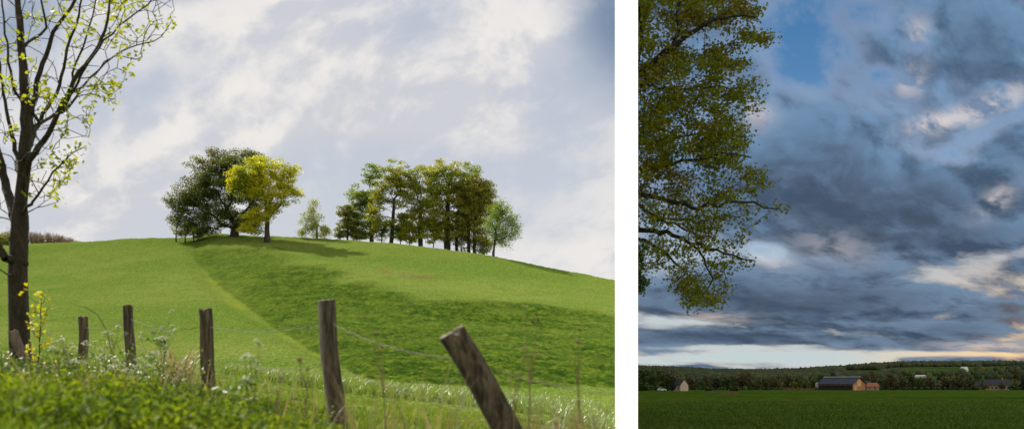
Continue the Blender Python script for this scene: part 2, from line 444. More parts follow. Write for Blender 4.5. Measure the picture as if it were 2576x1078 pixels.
M_hill = mat_hill(); M_dusk = mat_duskfield()
def edge_attr(PX, YY, X):
    l1 = np.interp(PX, pxs, YB1)
    return np.exp(-((np.log(YY/l1)+.035)/.06)**2)*sstep(470, 540, PX)*(1-sstep(880, 960, PX))*.45*np.clip(.6+fbm(X/5, YY/5, 19, 3)*1.6, 0, 1.4)
def dirt_attr(PX, YY, X):
    vv = HOR-F*hill_base(PX, YY)/YY
    d = 0
    for (a, b, ra, rb) in ((972, 681, 17, 5), (1040, 692, 36, 5.5), (1075, 697, 20, 3.5)):
        d = np.maximum(d, np.exp(-((PX-a)/ra)**4-((vv-b-(PX-a)*.12)/rb)**2))
    return np.clip(d*1.3, 0, 1)*(YY > 60)
def track_attr(PX, YY, X):
    y = 150-.10*(X-45)+8*fbm(X/30, X*0, 51, 2); d = np.exp(-((YY-y)/4.5)**2)*sstep(36, 60, X)
    y2 = 74-.22*(X-10)+5*fbm(X/14, X*0, 53, 2); d = np.maximum(d, .7*np.exp(-((YY-y2)/2.0)**2)*sstep(4, 12, X))
    y3 = 300+.1*X+10*fbm(X/40, X*0, 57, 2); return np.maximum(d, .6*np.exp(-((YY-y3)/8)**2))
# columns: fine inside the view, coarse beyond
pc = np.concatenate([np.linspace(-3400, -60, 60), np.arange(-50, 1548, 2.6), [1548.0]])
Ys = np.concatenate([np.linspace(2.5, 30, 80), np.geomspace(30.5, 250, 620), np.geomspace(252, 700, 60)])
fan('hill_field', zL, pc, Ys, M_hill, {'rough': lambda a, b, x: rough_shade_mask(a, b)*sstep(32, 44, b), 'edge': edge_attr, 'dirt': dirt_attr})
pc = np.concatenate([[1548.0], np.arange(1552, 2640, 3.2), np.linspace(2700, 7000, 50)])
Ys = np.concatenate([np.linspace(2.5, 30, 30), np.geomspace(31, 900, 420), np.geomspace(905, 3200, 130)])
fan('meadow', zR, pc, Ys, M_dusk, {'far': lambda a, b, x: sstep(950, 1150, b), 'track': track_attr})
# ground round and behind the camera
g_ = MB().box((-3000, -600, -3), (3000, 2.45, 1.0)).build('ground', M_hill); tag(g_, kind='structure')
lower = MB().box((-3500, 2.5, -9), (4500, 4200, -8.5)).build('lowland_ground', M_dusk); tag(lower, kind='structure')

# ------------------------------------------------------------------ added white wall filling the gap and shading the dusk side
def wall():
    u = (1547.5-1288)/F; d = np.array([u, 1])/math.hypot(u, 1); nrm = np.array([d[1], -d[0]])
    L = np.array([u*28, 28.0]); R = np.array([(1604.5-1288)/F*25, 25.0])  # near face slanted toward the sun so it comes out white
    Z = 3300.0
    m = MB()
    def top(y): return EYE+14+max(0, y-28)*.44  # top climbs with distance to keep sun off the dusk side
    a = L+d*2.5+nrm*.15
    # stations along the wall: (left point, right point)
    st = [(L, R), (L+d*1.2, R+(a-R)*.55), (L+d*2.5, a)]
    for k in np.geomspace(3.4, Z, 60): st.append((L+d*k, L+d*k+nrm*.15))
    V = []; nz = 12; hz = np.array([0, .02, .06, .12, .2, .3, .4, .52, .64, .76, .88, 1.0])
    for l, r in st:
        for p in (l, r):
            for f in hz: V.append([p[0], p[1], -10+(top(p[1])+10)*f])
    Fc = []
    for q in range(len(st)-1):
        b0 = q*2*nz; b1 = b0+2*nz
        for k in range(nz-1):
            Fc.append([b0+k, b1+k, b1+k+1, b0+k+1]); Fc.append([b0+nz+k, b0+nz+k+1, b1+nz+k+1, b1+nz+k])
        Fc.append([b0+nz-1, b1+nz-1, b1+2*nz-1, b0+2*nz-1])
    e = (len(st)-1)*2*nz
    for k in range(nz-1):
        Fc.append([k, k+1, nz+k+1, nz+k]); Fc.append([e+k, e+nz+k, e+nz+k+1, e+k+1])
    m.add(V, Fc)
    mt, g, out = newmat('white_render')
    n1 = g.noise(coords(g), 3, 5, .6); principled(g, out, g.mix(g.rng(n1, .3, .7), (.90, .90, .90), (.93, .93, .93)), .7, g.noise(coords(g), 60, 2, .5), .05, .01)
    o = m.build('added_wall', mt)
    tag(o, 'made-up tall white wall between the sunny hill and the dusk meadow, added to shade the meadow', 'wall')
wall()

# ------------------------------------------------------------------ leaves and branches
T_QUAD = np.array([(-.5, -.35), (.5, -.4), (.42, .38), (-.38, .42)])
T_TRI = np.array([(-.5, -.3), (.5, -.35), (.05, .55)])
T_OVAL = np.array([(0, 0), (.20, .18), (.24, .45), (.12, .8), (0, 1), (-.12, .8), (-.24, .45), (-.20, .18)])-[0, .4]
T_MAPLE = np.array([(0, -.45), (.10, -.18), (.42, -.25), (.30, 0), (.52, .22), (.22, .2), (0, .6), (-.22, .2), (-.52, .22), (-.30, 0), (-.42, -.25), (-.10, -.18)])
def leaf_arrays(cen, size, tmpl, up=.4, sv=.35, fold=.0, droop=None):
    n = len(cen)
    nrm = RNG.normal(size=(n, 3)); nrm /= np.linalg.norm(nrm, axis=1)[:, None]
    nrm[:, 2] = nrm[:, 2]+np.sign(nrm[:, 2])*up*2; nrm /= np.linalg.norm(nrm, axis=1)[:, None]
    a = RNG.normal(size=(n, 3))
    if droop is not None: a[:, 2] -= droop
    u = np.cross(nrm, a); u /= np.linalg.norm(u, axis=1)[:, None]+1e-9
    v = np.cross(nrm, u)
    s = size*(1+sv*(RNG.random(n)*2-1))
    k = len(tmpl)
    V = cen[:, None, :]+s[:, None, None]*(tmpl[None, :, 0:1]*u[:, None, :]+tmpl[None, :, 1:2]*v[:, None, :])
    V = V+(np.abs(tmpl[None, :, 0:1])*s[:, None, None]*fold)*nrm[:, None, :]
    Fc = np.arange(n*k).reshape(n, k)
    rnd = np.repeat(RNG.random(n), k)
    return V.reshape(-1, 3), Fc, rnd
def leaves_obj(name, cen, size, tmpl, mat, parent, up=.4, fold=.15, sv=.5, origin=(0, 0, 0), droop=None):
    V, Fc, r = leaf_arrays(np.asarray(cen)-np.asarray(origin), size, tmpl, up, sv, fold, droop)
    return link(name, mesh_np(name, V, [Fc], {'rnd': r}), mat, parent)
def seg_tubes(A, B, ra, rb, sides):
    """A,B (n,3) ends; frusta"""
    d = B-A; L = np.linalg.norm(d, axis=1)[:, None]+1e-9; d = d/L
    B = B+d*np.minimum(rb, .3*L[:, 0])[:, None]*.5
    ref = np.where(np.abs(d[:, 1:2]) > .9, np.array([[1., 0, 0]]), np.array([[0, 1., 0]]))
    u = np.cross(d, ref); u /= np.linalg.norm(u, axis=1)[:, None]+1e-9; v = np.cross(d, u)
    ang = 2*PI*np.arange(sides)/sides
    ring = np.cos(ang)[None, :, None]*u[:, None, :]+np.sin(ang)[None, :, None]*v[:, None, :]
    VA = A[:, None, :]+ring*ra[:, None, None]; VB = B[:, None, :]+ring*rb[:, None, None]
    V = np.concatenate([VA, VB], 1).reshape(-1, 3)
    n = len(A); base = np.arange(n)[:, None]*2*sides; k = np.arange(sides)[None, :]; k2 = (k+1) % sides
    Q = np.stack([base+k, base+k2, base+k2+sides, base+k+sides], -1).reshape(-1, 4)
    return V, Q
class Skel:
    def __init__(s): s.p = []; s.par = []; s.len = []; s.tip = []
    def add(s, p, par):
        s.p.append(np.asarray(p, float)); s.par.append(par)
        s.len.append(0 if par < 0 else s.len[par]+np.linalg.norm(s.p[-1]-s.p[par])); return len(s.p)-1
    def limb(s, pts, par=-1, seg=1.0, wig=0.0):
        """polyline with optional parent node; returns list of node ids"""
        ids = []
        prev = par
        if par < 0:
            prev = s.add(pts[0], -1); ids.append(prev); start = 1
        else:
            start = 0
        last = s.p[prev]
        for q in pts[start:]:
            q = np.asarray(q, float); n = max(1, int(round(np.linalg.norm(q-last)/seg))); a = last
            for k in range(1, n+1):
                w = RNG.normal(size=3)*wig*(1 if k < n else .4)
                prev = s.add(a+(q-a)*k/n+w, prev); ids.append(prev)
            last = q
        return ids
    def attach(s, pts, seg=1.0, bf=.35, wig=.06, minz=None, sag=.0, order=None, first=0):
        tips = []
        if order is None: order = np.argsort(np.linalg.norm(pts-s.p[-1 if first < 0 else first], axis=1))
        for i in order:
            a = pts[i]; NP = np.array(s.p); L = np.array(s.len)
            dist = np.linalg.norm(NP-a, axis=1)
            cost = dist+bf*L+np.clip(NP[:, 2]-a[2], 0, None)*.6
            if minz is not None: cost = cost+np.where(NP[:, 2] < minz, 1e3, 0)
            j = int(np.argmin(cost)); n = max(1, int(round(dist[j]/seg))); p0 = s.p[j]; prev = j
            # leave along the parent's direction for a natural curve
            if s.par[j] >= 0:
                dd = s.p[j]-s.p[s.par[j]]; dd = dd/(np.linalg.norm(dd)+1e-9)
            else: dd = np.array([0, 0, 1.])
            ctrl = p0+dd*dist[j]*.35+(a-p0)*.15
            for k in range(1, n+1):
                t = k/n
                q = (1-t)**2*p0+2*t*(1-t)*ctrl+t*t*a
                if k < n: q = q+RNG.normal(size=3)*wig*dist[j]/max(n, 1)
                q[2] -= sag*math.sin(PI*t)*dist[j]
                prev = s.add(q, prev)
            tips.append(prev)
        return tips
    def radii(s, r0, rbase=None, e=2.3, power=None):
        n = len(s.p); acc = np.zeros(n); ch = np.zeros(n, int)
        for i in range(n-1, -1, -1):
            if ch[i] == 0: acc[i] = r0**e
            if s.par[i] >= 0: acc[s.par[i]] += acc[i]; ch[s.par[i]] += 1
        r = acc**(1/e)
        if rbase:
            k = math.log(rbase/r0)/math.log(max(r[0]/r0, 1.001)); r = r0*(r/r0)**k
        return r
    def mesh(s, name, r, mat, parent, origin, ids=None, exclude=None, sides=(4, 6, 10), thr=(.3, .6)):
        Pn = np.array(s.p)-np.asarray(origin); par = np.array(s.par); idx = np.where(par >= 0)[0]
        if exclude is not None: idx = np.array([i for i in idx if i not in exclude])
        if ids is not None: idx = np.array([i for i in idx if i in ids])
        rm = r.max(); Vs = []; Qs = []; off = 0
        cls = np.digitize(r[idx]/rm, thr)
        for c, sd in enumerate(sides):
            ii = idx[cls == c]
            if not len(ii): continue
            ra = np.minimum(r[par[ii]], r[ii]*1.35); V, Q = seg_tubes(Pn[par[ii]], Pn[ii], ra, r[ii], sd)
            Vs.append(V); Qs.append(Q+off); off += len(V)
        return link(name, mesh_np(name, np.concatenate(Vs), Qs, smooth=True), mat, parent)

def sample_blobs(blobs, n, shell=.45, flat=0.0):
    """points inside ellipsoids, denser toward the surface; blobs (c, r)"""
    vol = np.array([b[1][0]*b[1][1]*b[1][2] for b in blobs])**.75
    k = RNG.choice(len(blobs), size=n, p=vol/vol.sum())
    d = RNG.normal(size=(n, 3)); d /= np.linalg.norm(d, axis=1)[:, None]
    r = RNG.random(n)**shell
    c = np.array([b[0] for b in blobs])[k]; R = np.array([b[1] for b in blobs])[k]
    return c+d*r[:, None]*R
def in_blobs(q, blobs, grow=.0):
    m = np.zeros(len(q), bool)
    for c, r in blobs: m |= (((q-np.array(c))/(np.array(r)+grow))**2).sum(1) < 1
    return m

M_bark_dark = mat_noise('bark_dark', (.024, .019, .015), (.045, .037, .029), 3, .9, .6, (1, 1, .25))
M_bark_fg = mat_noise('bark_grey', (.022, .017, .012), (.048, .039, .028), 7, .9, .7, (1, 1, .45), bd=.03)

GR = 'trees of the right hilltop clump'
def hill_tree(name, label, cat, px, ybase, blobs_px, leafmat, Y=None, n=130, leaves=9000, size=.34, trunk_w=14, fork=None, lean=0, depth=1.0, group=None,
              clump=.8, tmpl=T_QUAD, barkmat=None, zf=zL, shell=.45, up=.2, seg=1.1, bf=.3, minfork=None, droop=None, twig=.022, hang=0.0):
    if group == GR and name != 'field_maple': Y = float(YC(px))+(15 if Y is None else 19)
    if Y is None: Y = depth_at(zf, px, ybase, 60, YC(px) if zf is zL else 2500)
    leaves = int(leaves*2.1) if size > .2 else leaves; size = size*.70; n = int(n*1.25)
    if group == GR: blobs_px = [(b[0], b[1], b[2]*1.06, b[3]*1.08) for b in blobs_px]
    s = Y/F
    x = (px-1288)*s; z = float(zf(np.array([x]), np.array([Y]), False)[0])
    o = empty(name, (x, Y, z), label, cat, group)
    blobs = []
    for b in blobs_px:
        cx, cy, rx, ry = b[:4]; dz = b[4] if len(b) > 4 else (random.random()-.5)*.5*rx
        c = P(cx, cy, Y)+np.array([0, dz*s, 0]); blobs.append((c, np.array([rx*s, max(rx, ry)*s*depth*.9, ry*s])))
    att = sample_blobs(blobs, n, shell)
    gz = zf(att[:, 0], att[:, 1], False); att[:, 2] = np.maximum(att[:, 2], gz+.8)
    sk_ = Skel(); fy = fork if fork is not None else ybase-.35*(ybase-min(b[1] for b in blobs_px))
    top = P(px+lean, fy, Y)
    mid = (np.array([x, Y, z])+top)/2+np.array([lean*s*.1, 0, 0])
    tr = sk_.limb([np.array([x, Y, z-.4]), np.array([x, Y, z+.5]), mid, top], -1, seg, .03)
    # carry the leader into the crown
    cmean = np.mean([b[0] for b in blobs], axis=0)
    lead = sk_.limb([top+(cmean-top)*.45+np.array([0, 0, .6]), cmean+np.array([0, 0, blobs[0][1][2]*.25])], tr[-1], seg, .10)
    order = np.argsort(np.linalg.norm(att-top, axis=1))
    tips = sk_.attach(att, seg, bf, .18, minz=(P(0, minfork or fy+12, Y)[2]), order=order)
    r = sk_.radii(twig, trunk_w*s/2, 2.2)
    for i in tr[:2]: r[i] *= 1.35
    trs = set(tr)
    sk_.mesh('trunk', r, barkmat or M_bark_dark, o, (x, Y, z), ids=trs, sides=(10, 10, 12))
    sk_.mesh('branches', r, barkmat or M_bark_dark, o, (x, Y, z), exclude=trs, sides=(3, 5, 8), thr=(.12, .4))
    # foliage on the clumps
    k = RNG.choice(len(att), size=leaves)
    off = RNG.normal(size=(leaves, 3)); off /= np.linalg.norm(off, axis=1)[:, None]; off *= (RNG.random(leaves)**.5*1.65)[:, None]*np.array([1, 1, .5])*clump
    if hang: off[:, 2] -= np.abs(RNG.normal(size=leaves))*hang
    cen = att[k]+off
    gz = zf(cen[:, 0], cen[:, 1], False); cen = cen[cen[:, 2] > gz+.15]
    leaves_obj('crown', cen, size, tmpl, leafmat, o, up, .1, .55, (x, Y, z), droop)
    return o

M_big = mat_leaf('leaf_big_dark', (.065, .105, .016), (.13, .155, .03), .42, (1.25, 1.15, .4), .25, (.14, .14, .036))
M_yel = mat_leaf('leaf_yellow', (.32, .37, .008), (.58, .54, .010), .55, (1.25, 1.15, .5), .3, (.24, .29, .012))
M_birch = mat_leaf('leaf_birch', (.20, .25, .04), (.32, .36, .06), .5, (1.2, 1.15, .5), .4)
M_oak = mat_leaf('leaf_oak', (.17, .205, .014), (.33, .335, .022), .52, (1.25, 1.15, .4), .28, (.14, .20, .016))
M_oak2 = mat_leaf('leaf_oak_brown', (.14, .16, .016), (.27, .26, .024), .48, (1.25, 1.1, .4), .28, (.14, .18, .018))
M_green = mat_leaf('leaf_fresh', (.105, .17, .018), (.20, .26, .028), .5, (1.2, 1.2, .45), .3)
M_lime = mat_leaf('leaf_lime', (.22, .32, .012), (.40, .44, .015), .55, (1.2, 1.15, .4), .4)
M_bush = mat_leaf('leaf_bush', (.13, .16, .024), (.22, .23, .035), .45, (1.2, 1.15, .5), .5)

hill_tree('broadleaf_tree', 'large dark green spreading tree, its crown reaching the ground at left of the yellow tree', 'tree', 590, 603,
          [(575, 470, 95, 78), (610, 440, 80, 60), (600, 415, 72, 38), (520, 440, 50, 48), (470, 505, 46, 44), (460, 545, 34, 34), (505, 565, 42, 34), (540, 530, 60, 50), (630, 540, 44, 42), (600, 555, 50, 26), (650, 470, 45, 50), (500, 480, 50, 50), (640, 415, 40, 30), (448, 500, 30, 34), (445, 535, 24, 24), (480, 575, 34, 24), (520, 588, 30, 14), (640, 572, 34, 20), (540, 395, 34, 20)],
          M_big, Y=247, n=440, leaves=42000, size=.28, trunk_w=17, fork=560, clump=.95, depth=.85, minfork=590)
hill_tree('maple_tree', 'bright yellow leaved tree in front of the big dark tree', 'tree', 672, 617,
          [(665, 428, 66, 34), (715, 440, 42, 42), (610, 445, 36, 28), (740, 485, 24, 20), (700, 490, 42, 30), (640, 480, 45, 28), (645, 545, 36, 28), (625, 575, 22, 14), (680, 525, 30, 26), (600, 470, 28, 18)],
          M_yel, Y=237, n=240, leaves=17000, size=.26, trunk_w=12.5, fork=540, clump=.75, depth=.8, minfork=590)
hill_tree('birch_tree', 'small feathery pale green tree alone between the two groups', 'tree', 797, 597,
          [(787, 515, 13, 17), (785, 545, 28, 22), (765, 552, 24, 14), (790, 572, 38, 22), (760, 580, 18, 14), (820, 575, 13, 18)],
          M_birch, n=70, leaves=3800, size=.26, trunk_w=4.5, fork=565, clump=.5, depth=.8, hang=.6, tmpl=T_TRI, twig=.02)
for k, (px, yb, yt, w, lab) in enumerate([(443, 608, 562, 14, 'leftmost thin young tree at the left foot of the big dark tree'), (466, 612, 548, 11, 'tallest thin young tree with pale stem before the big dark tree'),
                                           (487, 611, 570, 9, 'slim young tree leaning against the lower left crown of the big tree'), (500, 608, 578, 8, 'shortest young tree under the dark crown, nearest the big trunk')]):
    hill_tree('young_tree', lab, 'tree', px, yb, [(px, (yt+585)/2+2, w, (592-yt)/2), (px+2, yt+12, w*.6, 9)], M_birch if k != 3 else M_big, n=26, leaves=420, size=.22, trunk_w=3, fork=590, clump=.35,
              group='young trees by the big dark tree', tmpl=T_TRI, twig=.02, seg=.6)
GR = 'trees of the right hilltop clump'
# behind first
hill_tree('ash_tree', 'tall fresh green tree at the left end of the hilltop clump', 'tree', 935, 607,
          [(938, 440, 26, 26), (905, 495, 34, 28), (935, 490, 28, 34), (895, 520, 26, 26), (920, 550, 38, 26), (905, 585, 30, 14)], M_green, Y=226, n=130, leaves=6000, size=.32, trunk_w=11, fork=500, clump=.7, minfork=590, group=GR)
hill_tree('round_tree', 'small rounded olive tree standing leftmost in the right hilltop clump', 'tree', 874, 601, [(874, 545, 28, 34), (874, 570, 30, 24)], M_bush, n=80, leaves=4200, size=.27, trunk_w=5, fork=575, clump=.5, group=GR, minfork=592)
hill_tree('oak_tree', 'golden olive oak with a long bare curving trunk, third from left in the clump', 'tree', 983, 605,
          [(1003, 430, 42, 26), (985, 455, 34, 26), (950, 490, 32, 24), (942, 530, 30, 24), (1010, 470, 38, 28), (960, 560, 38, 16), (1020, 540, 26, 26), (1005, 500, 36, 20), (1015, 575, 26, 14), (945, 575, 24, 10)], M_oak, n=190, leaves=9000, size=.29, trunk_w=10.5, fork=500, lean=8, clump=.65, minfork=585, group=GR)
hill_tree('oak_tree', 'olive oak with many upright limbs, in the middle of the clump', 'tree', 1058, 615,
          [(1065, 440, 42, 26), (1040, 475, 34, 34), (1080, 480, 36, 40), (1055, 520, 46, 26), (1060, 565, 44, 18), (1040, 590, 34, 12), (1090, 540, 34, 30)], M_oak, n=200, leaves=8000, size=.29, trunk_w=12, fork=520, clump=.7, minfork=600, group=GR)
hill_tree('oak_tree', 'broad golden brown oak with the thickest trunk, tallest of the clump', 'tree', 1125, 627,
          [(1125, 430, 52, 26), (1165, 450, 36, 32), (1105, 470, 38, 36), (1140, 500, 52, 36), (1110, 555, 46, 30), (1150, 560, 40, 34), (1180, 430, 34, 22), (1085, 510, 30, 30), (1100, 595, 40, 14)], M_oak, n=230, leaves=11000, size=.29, trunk_w=17, fork=540, clump=.7, minfork=605, group=GR)
hill_tree('oak_tree', 'brownish oak with a slim trunk just right of the thickest trunk', 'tree', 1149, 630,
          [(1165, 480, 36, 34), (1180, 520, 38, 34), (1150, 560, 36, 26)], M_oak2, Y=None, n=110, leaves=5000, size=.29, trunk_w=8, fork=540, clump=.7, minfork=605, group=GR)
hill_tree('oak_tree', 'brown tinged oak, left of the pair of trunks near the right end', 'tree', 1179, 633,
          [(1195, 480, 40, 34), (1180, 540, 36, 36), (1160, 590, 26, 12)], M_oak2, n=130, leaves=6000, size=.29, trunk_w=9, fork=560, clump=.7, minfork=612, group=GR)
hill_tree('oak_tree', 'olive brown oak, right of the pair of trunks near the right end', 'tree', 1194, 636,
          [(1215, 500, 34, 34), (1225, 540, 30, 34), (1205, 580, 34, 22), (1190, 470, 34, 26), (1225, 480, 22, 22), (1210, 605, 34, 12), (1238, 515, 22, 26)], M_oak2, n=150, leaves=7500, size=.29, trunk_w=9, fork=560, clump=.7, minfork=612, group=GR)
hill_tree('field_maple', 'slender green tree at the far right end of the clump, drooping right', 'tree', 1241, 643,
          [(1262, 530, 32, 32), (1250, 565, 36, 30), (1290, 565, 22, 30), (1270, 595, 34, 18)], M_green, n=130, leaves=5600, size=.27, trunk_w=5, fork=575, lean=6, clump=.6, minfork=615, group=GR, hang=.5, tmpl=T_TRI)
for (px, yb, rx, ry, mt, lab, nl) in [(1030, 612, 34, 36, M_lime, 'sunlit lime green shrub tree behind the trunks, left of centre', 2600), (1090, 622, 36, 40, M_lime, 'yellow green shrub tree glowing between the middle trunks', 2600),
                                  (1008, 606, 24, 20, M_green, 'low green bush at the foot of the curving oak', 900), (905, 603, 30, 18, M_bush, 'low olive bush between the rounded tree and the tall green tree', 1300),
                                  (960, 606, 24, 24, M_green, 'low pale bush right of the tall green tree trunk', 900), (1160, 632, 34, 28, M_bush, 'dull green bush behind the slim oak trunk', 1000), (855, 600, 14, 8, M_bush, 'tiny bush beside the rounded tree at the clump\'s left edge', 420), (1215, 640, 26, 22, M_bush, 'dull bush between the pair of trunks and the slender tree at the right end', 900)]:
    hill_tree('shrub', lab, 'shrub', px, yb, [(px, yb-ry, rx, ry)], mt, Y=YC(px)+16, n=40, leaves=nl, size=.27, trunk_w=2.5, fork=yb-ry*.5, clump=.6, depth=.7, twig=.02)

# distant hedge line on the skyline at far left
def far_hedge():
    Y = 300.0; o = empty('hedge', P(100, 612, Y), 'distant bare brown hedge on the skyline behind the foreground tree', 'hedge')
    n = 420; px = RNG.random(n)*235-40; env = 10+16*np.clip(1-((px-80)/120)**2, 0, 1)+fbm(px/18, px*0, 3, 3)*9
    c0 = np.stack([(px-1288)/F*Y, Y+RNG.normal(size=n)*2.5, EYE+(HOR-622)/F*Y+0*px], -1)
    loc = np.array(o.location)
    A = []; B = []; tips = []
    for k in range(n):
        for j in range(5):
            h = (env[k]+10)/F*Y*(.6+.5*random.random()); d = np.array([random.gauss(0, .35), random.gauss(0, .35), h]); A.append(c0[k]-loc); B.append(c0[k]-loc+d)
            tips.append(c0[k]+d*(.35+.6*random.random())+RNG.normal(size=3)*.25)
    A = np.array(A); B = np.array(B)
    V, Q = seg_tubes(A, B, np.full(len(A), .045), np.full(len(A), .02), 3)
    link('stems', mesh_np('stems', V, [Q]), mat_noise('twig_brown', (.17, .12, .085), (.25, .19, .14), 2), o)
    t = np.array(tips); k = RNG.choice(len(t), 2600); m = t[k]+RNG.normal(size=(2600, 3))*.35
    leaves_obj('foliage', m, .26, T_TRI, mat_leaf('leaf_hedge', (.13, .12, .06), (.21, .18, .10), .4), o, .2, .1, .3, loc)
    # greener left end
    q = sample_blobs([(P(10, 600, Y-6), np.array([4.6, 3, 1.6]))], 1500)
    leaves_obj('foliage', q, .3, T_QUAD, M_bush, o, .2, .1, .3, loc)
far_hedge()

# ------------------------------------------------------------------ foreground tree at the left edge
def ground_at(px, Y): 
    x = (px-1288)/F*Y; return float(zL(np.array([x]), np.array([Y]), False)[0])
M_fgleaf = mat_leaf('leaf_bud', (.24, .31, .012), (.38, .40, .02), .5, (1.2, 1.12, .5), 2.0)
def foreground_tree():
    Y = 20.0; s = Y/F
    base = P(62, 0, Y); base[2] = ground_at(62, Y)-.1
    o = empty('ash_sapling_tree', base, 'bare dark tree with fresh yellow green leaf buds at the left edge', 'tree')
    def Q(pts): return [P(a, b, Y+(c if len(q) > 2 else 0)) for q in pts for a, b, c in [(q[0], q[1], q[2] if len(q) > 2 else 0)]]
    S = Skel()
    def near(p):
        return int(np.argmin(np.linalg.norm(np.array(S.p)-p, axis=1)))
    tr = S.limb([base]+Q([(55, 960), (49, 850), (46, 740), (45, 660), (47, 600), (50, 545)]), -1, .22, .004)
    rads = {}
    def limb(pts, w0, w1, wig=.012):
        q = Q(pts); ids = S.limb(q[1:], near(q[0]), .16, wig)
        for i, k in enumerate(ids): rads[k] = (w0+(w1-w0)*i/max(1, len(ids)-1))*s/2
        return ids
    for i, k in enumerate(tr):
        t = i/len(tr); rads[k] = (56-t*14)*s/2*(1.35 if i == 0 else 1.12 if i < 3 else 1)
    limb([(50, 545), (54, 490), (60, 440), (62, 400, -.2), (64, 300, -.3), (60, 200, -.3), (52, 100, -.2), (45, 0), (40, -70)], 34, 12)
    limb([(50, 560), (28, 510, .3), (12, 455, .5), (0, 400, .6), (-18, 330, .6), (-30, 200, .5)], 28, 10)
    limb([(30, 670), (12, 648, -.3), (-10, 610, -.4), (-50, 520, -.5)], 22, 12)
    limb([(62, 410), (72, 345, .3), (80, 262, .5), (100, 180, .6), (116, 140, .6), (134, 80, .6), (180, 18, .7), (215, -40, .7)], 20, 7)
    limb([(56, 480), (74, 402, -.4), (122, 337, -.6), (155, 262, -.8), (185, 205, -.8), (248, 118, -1), (270, 50, -1), (282, -20, -1)], 18, 5)
    limb([(64, 395), (92, 318, .8), (120, 270, 1), (149, 215, 1.2), (168, 124, 1.2), (198, 37, 1.2), (210, -30, 1.2)], 14, 5)
    limb([(56, 460), (44, 396, .7), (25, 322, .9), (8, 235, 1), (-4, 140, 1)], 15, 6)
    limb([(54, 545), (84, 505, -.6), (108, 470, -.8), (132, 433, -1), (182, 384, -1.2), (215, 368, -1.2)], 9, 2.5)
    limb([(130, 325), (168, 275, .6), (215, 212, .9), (262, 160, 1), (322, 122, 1.2), (384, 104, 1.2), (415, 80, 1.2), (432, 52, 1.2)], 9, 2)
    limb([(185, 205), (222, 160, -1), (260, 100, -1.2), (320, 50, -1.3), (372, 12, -1.3), (400, -30, -1.3)], 8, 3)
    limb([(116, 140), (118, 70, .2), (105, 0), (100, -60)], 8, 4)
    limb([(62, 300), (38, 230, -.6), (20, 130, -.8), (10, 40, -.8), (0, -40, -.8)], 8, 4)
    limb([(149, 215), (190, 160, .2), (218, 90, 0), (240, 10, 0), (250, -40, 0)], 7, 3)
    limb([(60, 540), (95, 520, .6), (125, 515, .8), (148, 508, 1)], 4, 1.5)
    limb([(47, 700), (20, 690, -.3), (-6, 672, -.4)], 5, 3)
    limb([(30, 550), (10, 548, .5), (-10, 545, .5)], 4, 3)
    nmain = len(S.p)
    # finer ascending shoots fill the crown's outline
    poly = np.array([(90, 500), (150, 500), (180, 455), (200, 385), (262, 315), (300, 225), (330, 170), (390, 125), (438, 55), (440, -60), (-60, -60), (-60, 560), (20, 540)], float)
    def inside(x, y):
        c = False; j = len(poly)-1
        for i in range(len(poly)):
            if (poly[i, 1] > y) != (poly[j, 1] > y) and x < (poly[j, 0]-poly[i, 0])*(y-poly[i, 1])/(poly[j, 1]-poly[i, 1])+poly[i, 0]: c = not c
            j = i
        return c
    att = []
    while len(att) < 360:
        x, y = random.uniform(-60, 440), random.uniform(-60, 560)
        if inside(x, y): att.append(P(x, y, Y+random.gauss(0, 1.0)*(.4+(560-y)/600)))
    att = np.array(att)
    order = np.argsort(np.linalg.norm(att-P(55, 520, Y), axis=1))
    tips = S.attach(att, .16, .10, .25, order=order)
    r = S.radii(.0048, .02, 2.6)
    r = np.clip(r, .0048, .02)
    for k, v in rads.items(): r[k] = v
    ts = set(tr)
    S.mesh('trunk', r, M_bark_fg, o, base, ids=ts, sides=(14, 14, 14))
    S.mesh('branches', r, M_bark_fg, o, base, exclude=ts, sides=(5, 7, 10), thr=(.08, .3))
    for (a, b, rr) in ((70, 662, 6), (24, 600, 6), (66, 527, 5)):
        p = P(a, b, Y-.05); kn = MB().tube([p-np.array([.08*np.sign(a-46), 0, 0]), p, p+np.array([.012*np.sign(a-46), 0, 0])], [.03, rr*s*1.1, rr*s*.5], 8, jit=.2)
        kn.build('knot', M_bark_fg, o, True, None).location = -base
    # leaf tufts
    cen = []
    tp = np.array([S.p[t] for t in tips])
    xs = 1288+F*tp[:, 0]/tp[:, 1]; ys = HOR-F*(tp[:, 2]-EYE)/tp[:, 1]
    patch = fbm(xs/60, ys/60, 77, 2)
    for q, pt, xx, yy in zip(tp, patch, xs, ys):
        if (pt > .06 and random.random() < .95) or random.random() < .13:
            k = random.randint(5, 12); cen.append(q+np.abs(RNG.normal(size=(k, 3)))*[.0, .0, .06]+RNG.normal(size=(k, 3))*.055)
    for (a, b, dd) in ((432, 55, 1.2), (415, 78, 1.2), (375, 100, 1.2), (270, 212, -1), (285, 205, -1), (262, 225, -1), (250, 208, -1), (278, 225, -1), (240, 230, -1), (180, 384, -1.2), (214, 368, -1.2), (150, 508, 1), (60, 483, 0), (66, 498, 0), (75, 45, 0), (85, 60, 0), (80, 90, 0), (350, 78, 1.2), (155, 395, -1), (172, 405, -1), (130, 420, -1)):
        k = 10; cen.append(P(a, b, Y+dd)+RNG.normal(size=(k, 3))*.07)
    leaves_obj('leaves', np.concatenate(cen), .085, T_OVAL, M_fgleaf, o, .1, .25, .35, base)
foreground_tree()

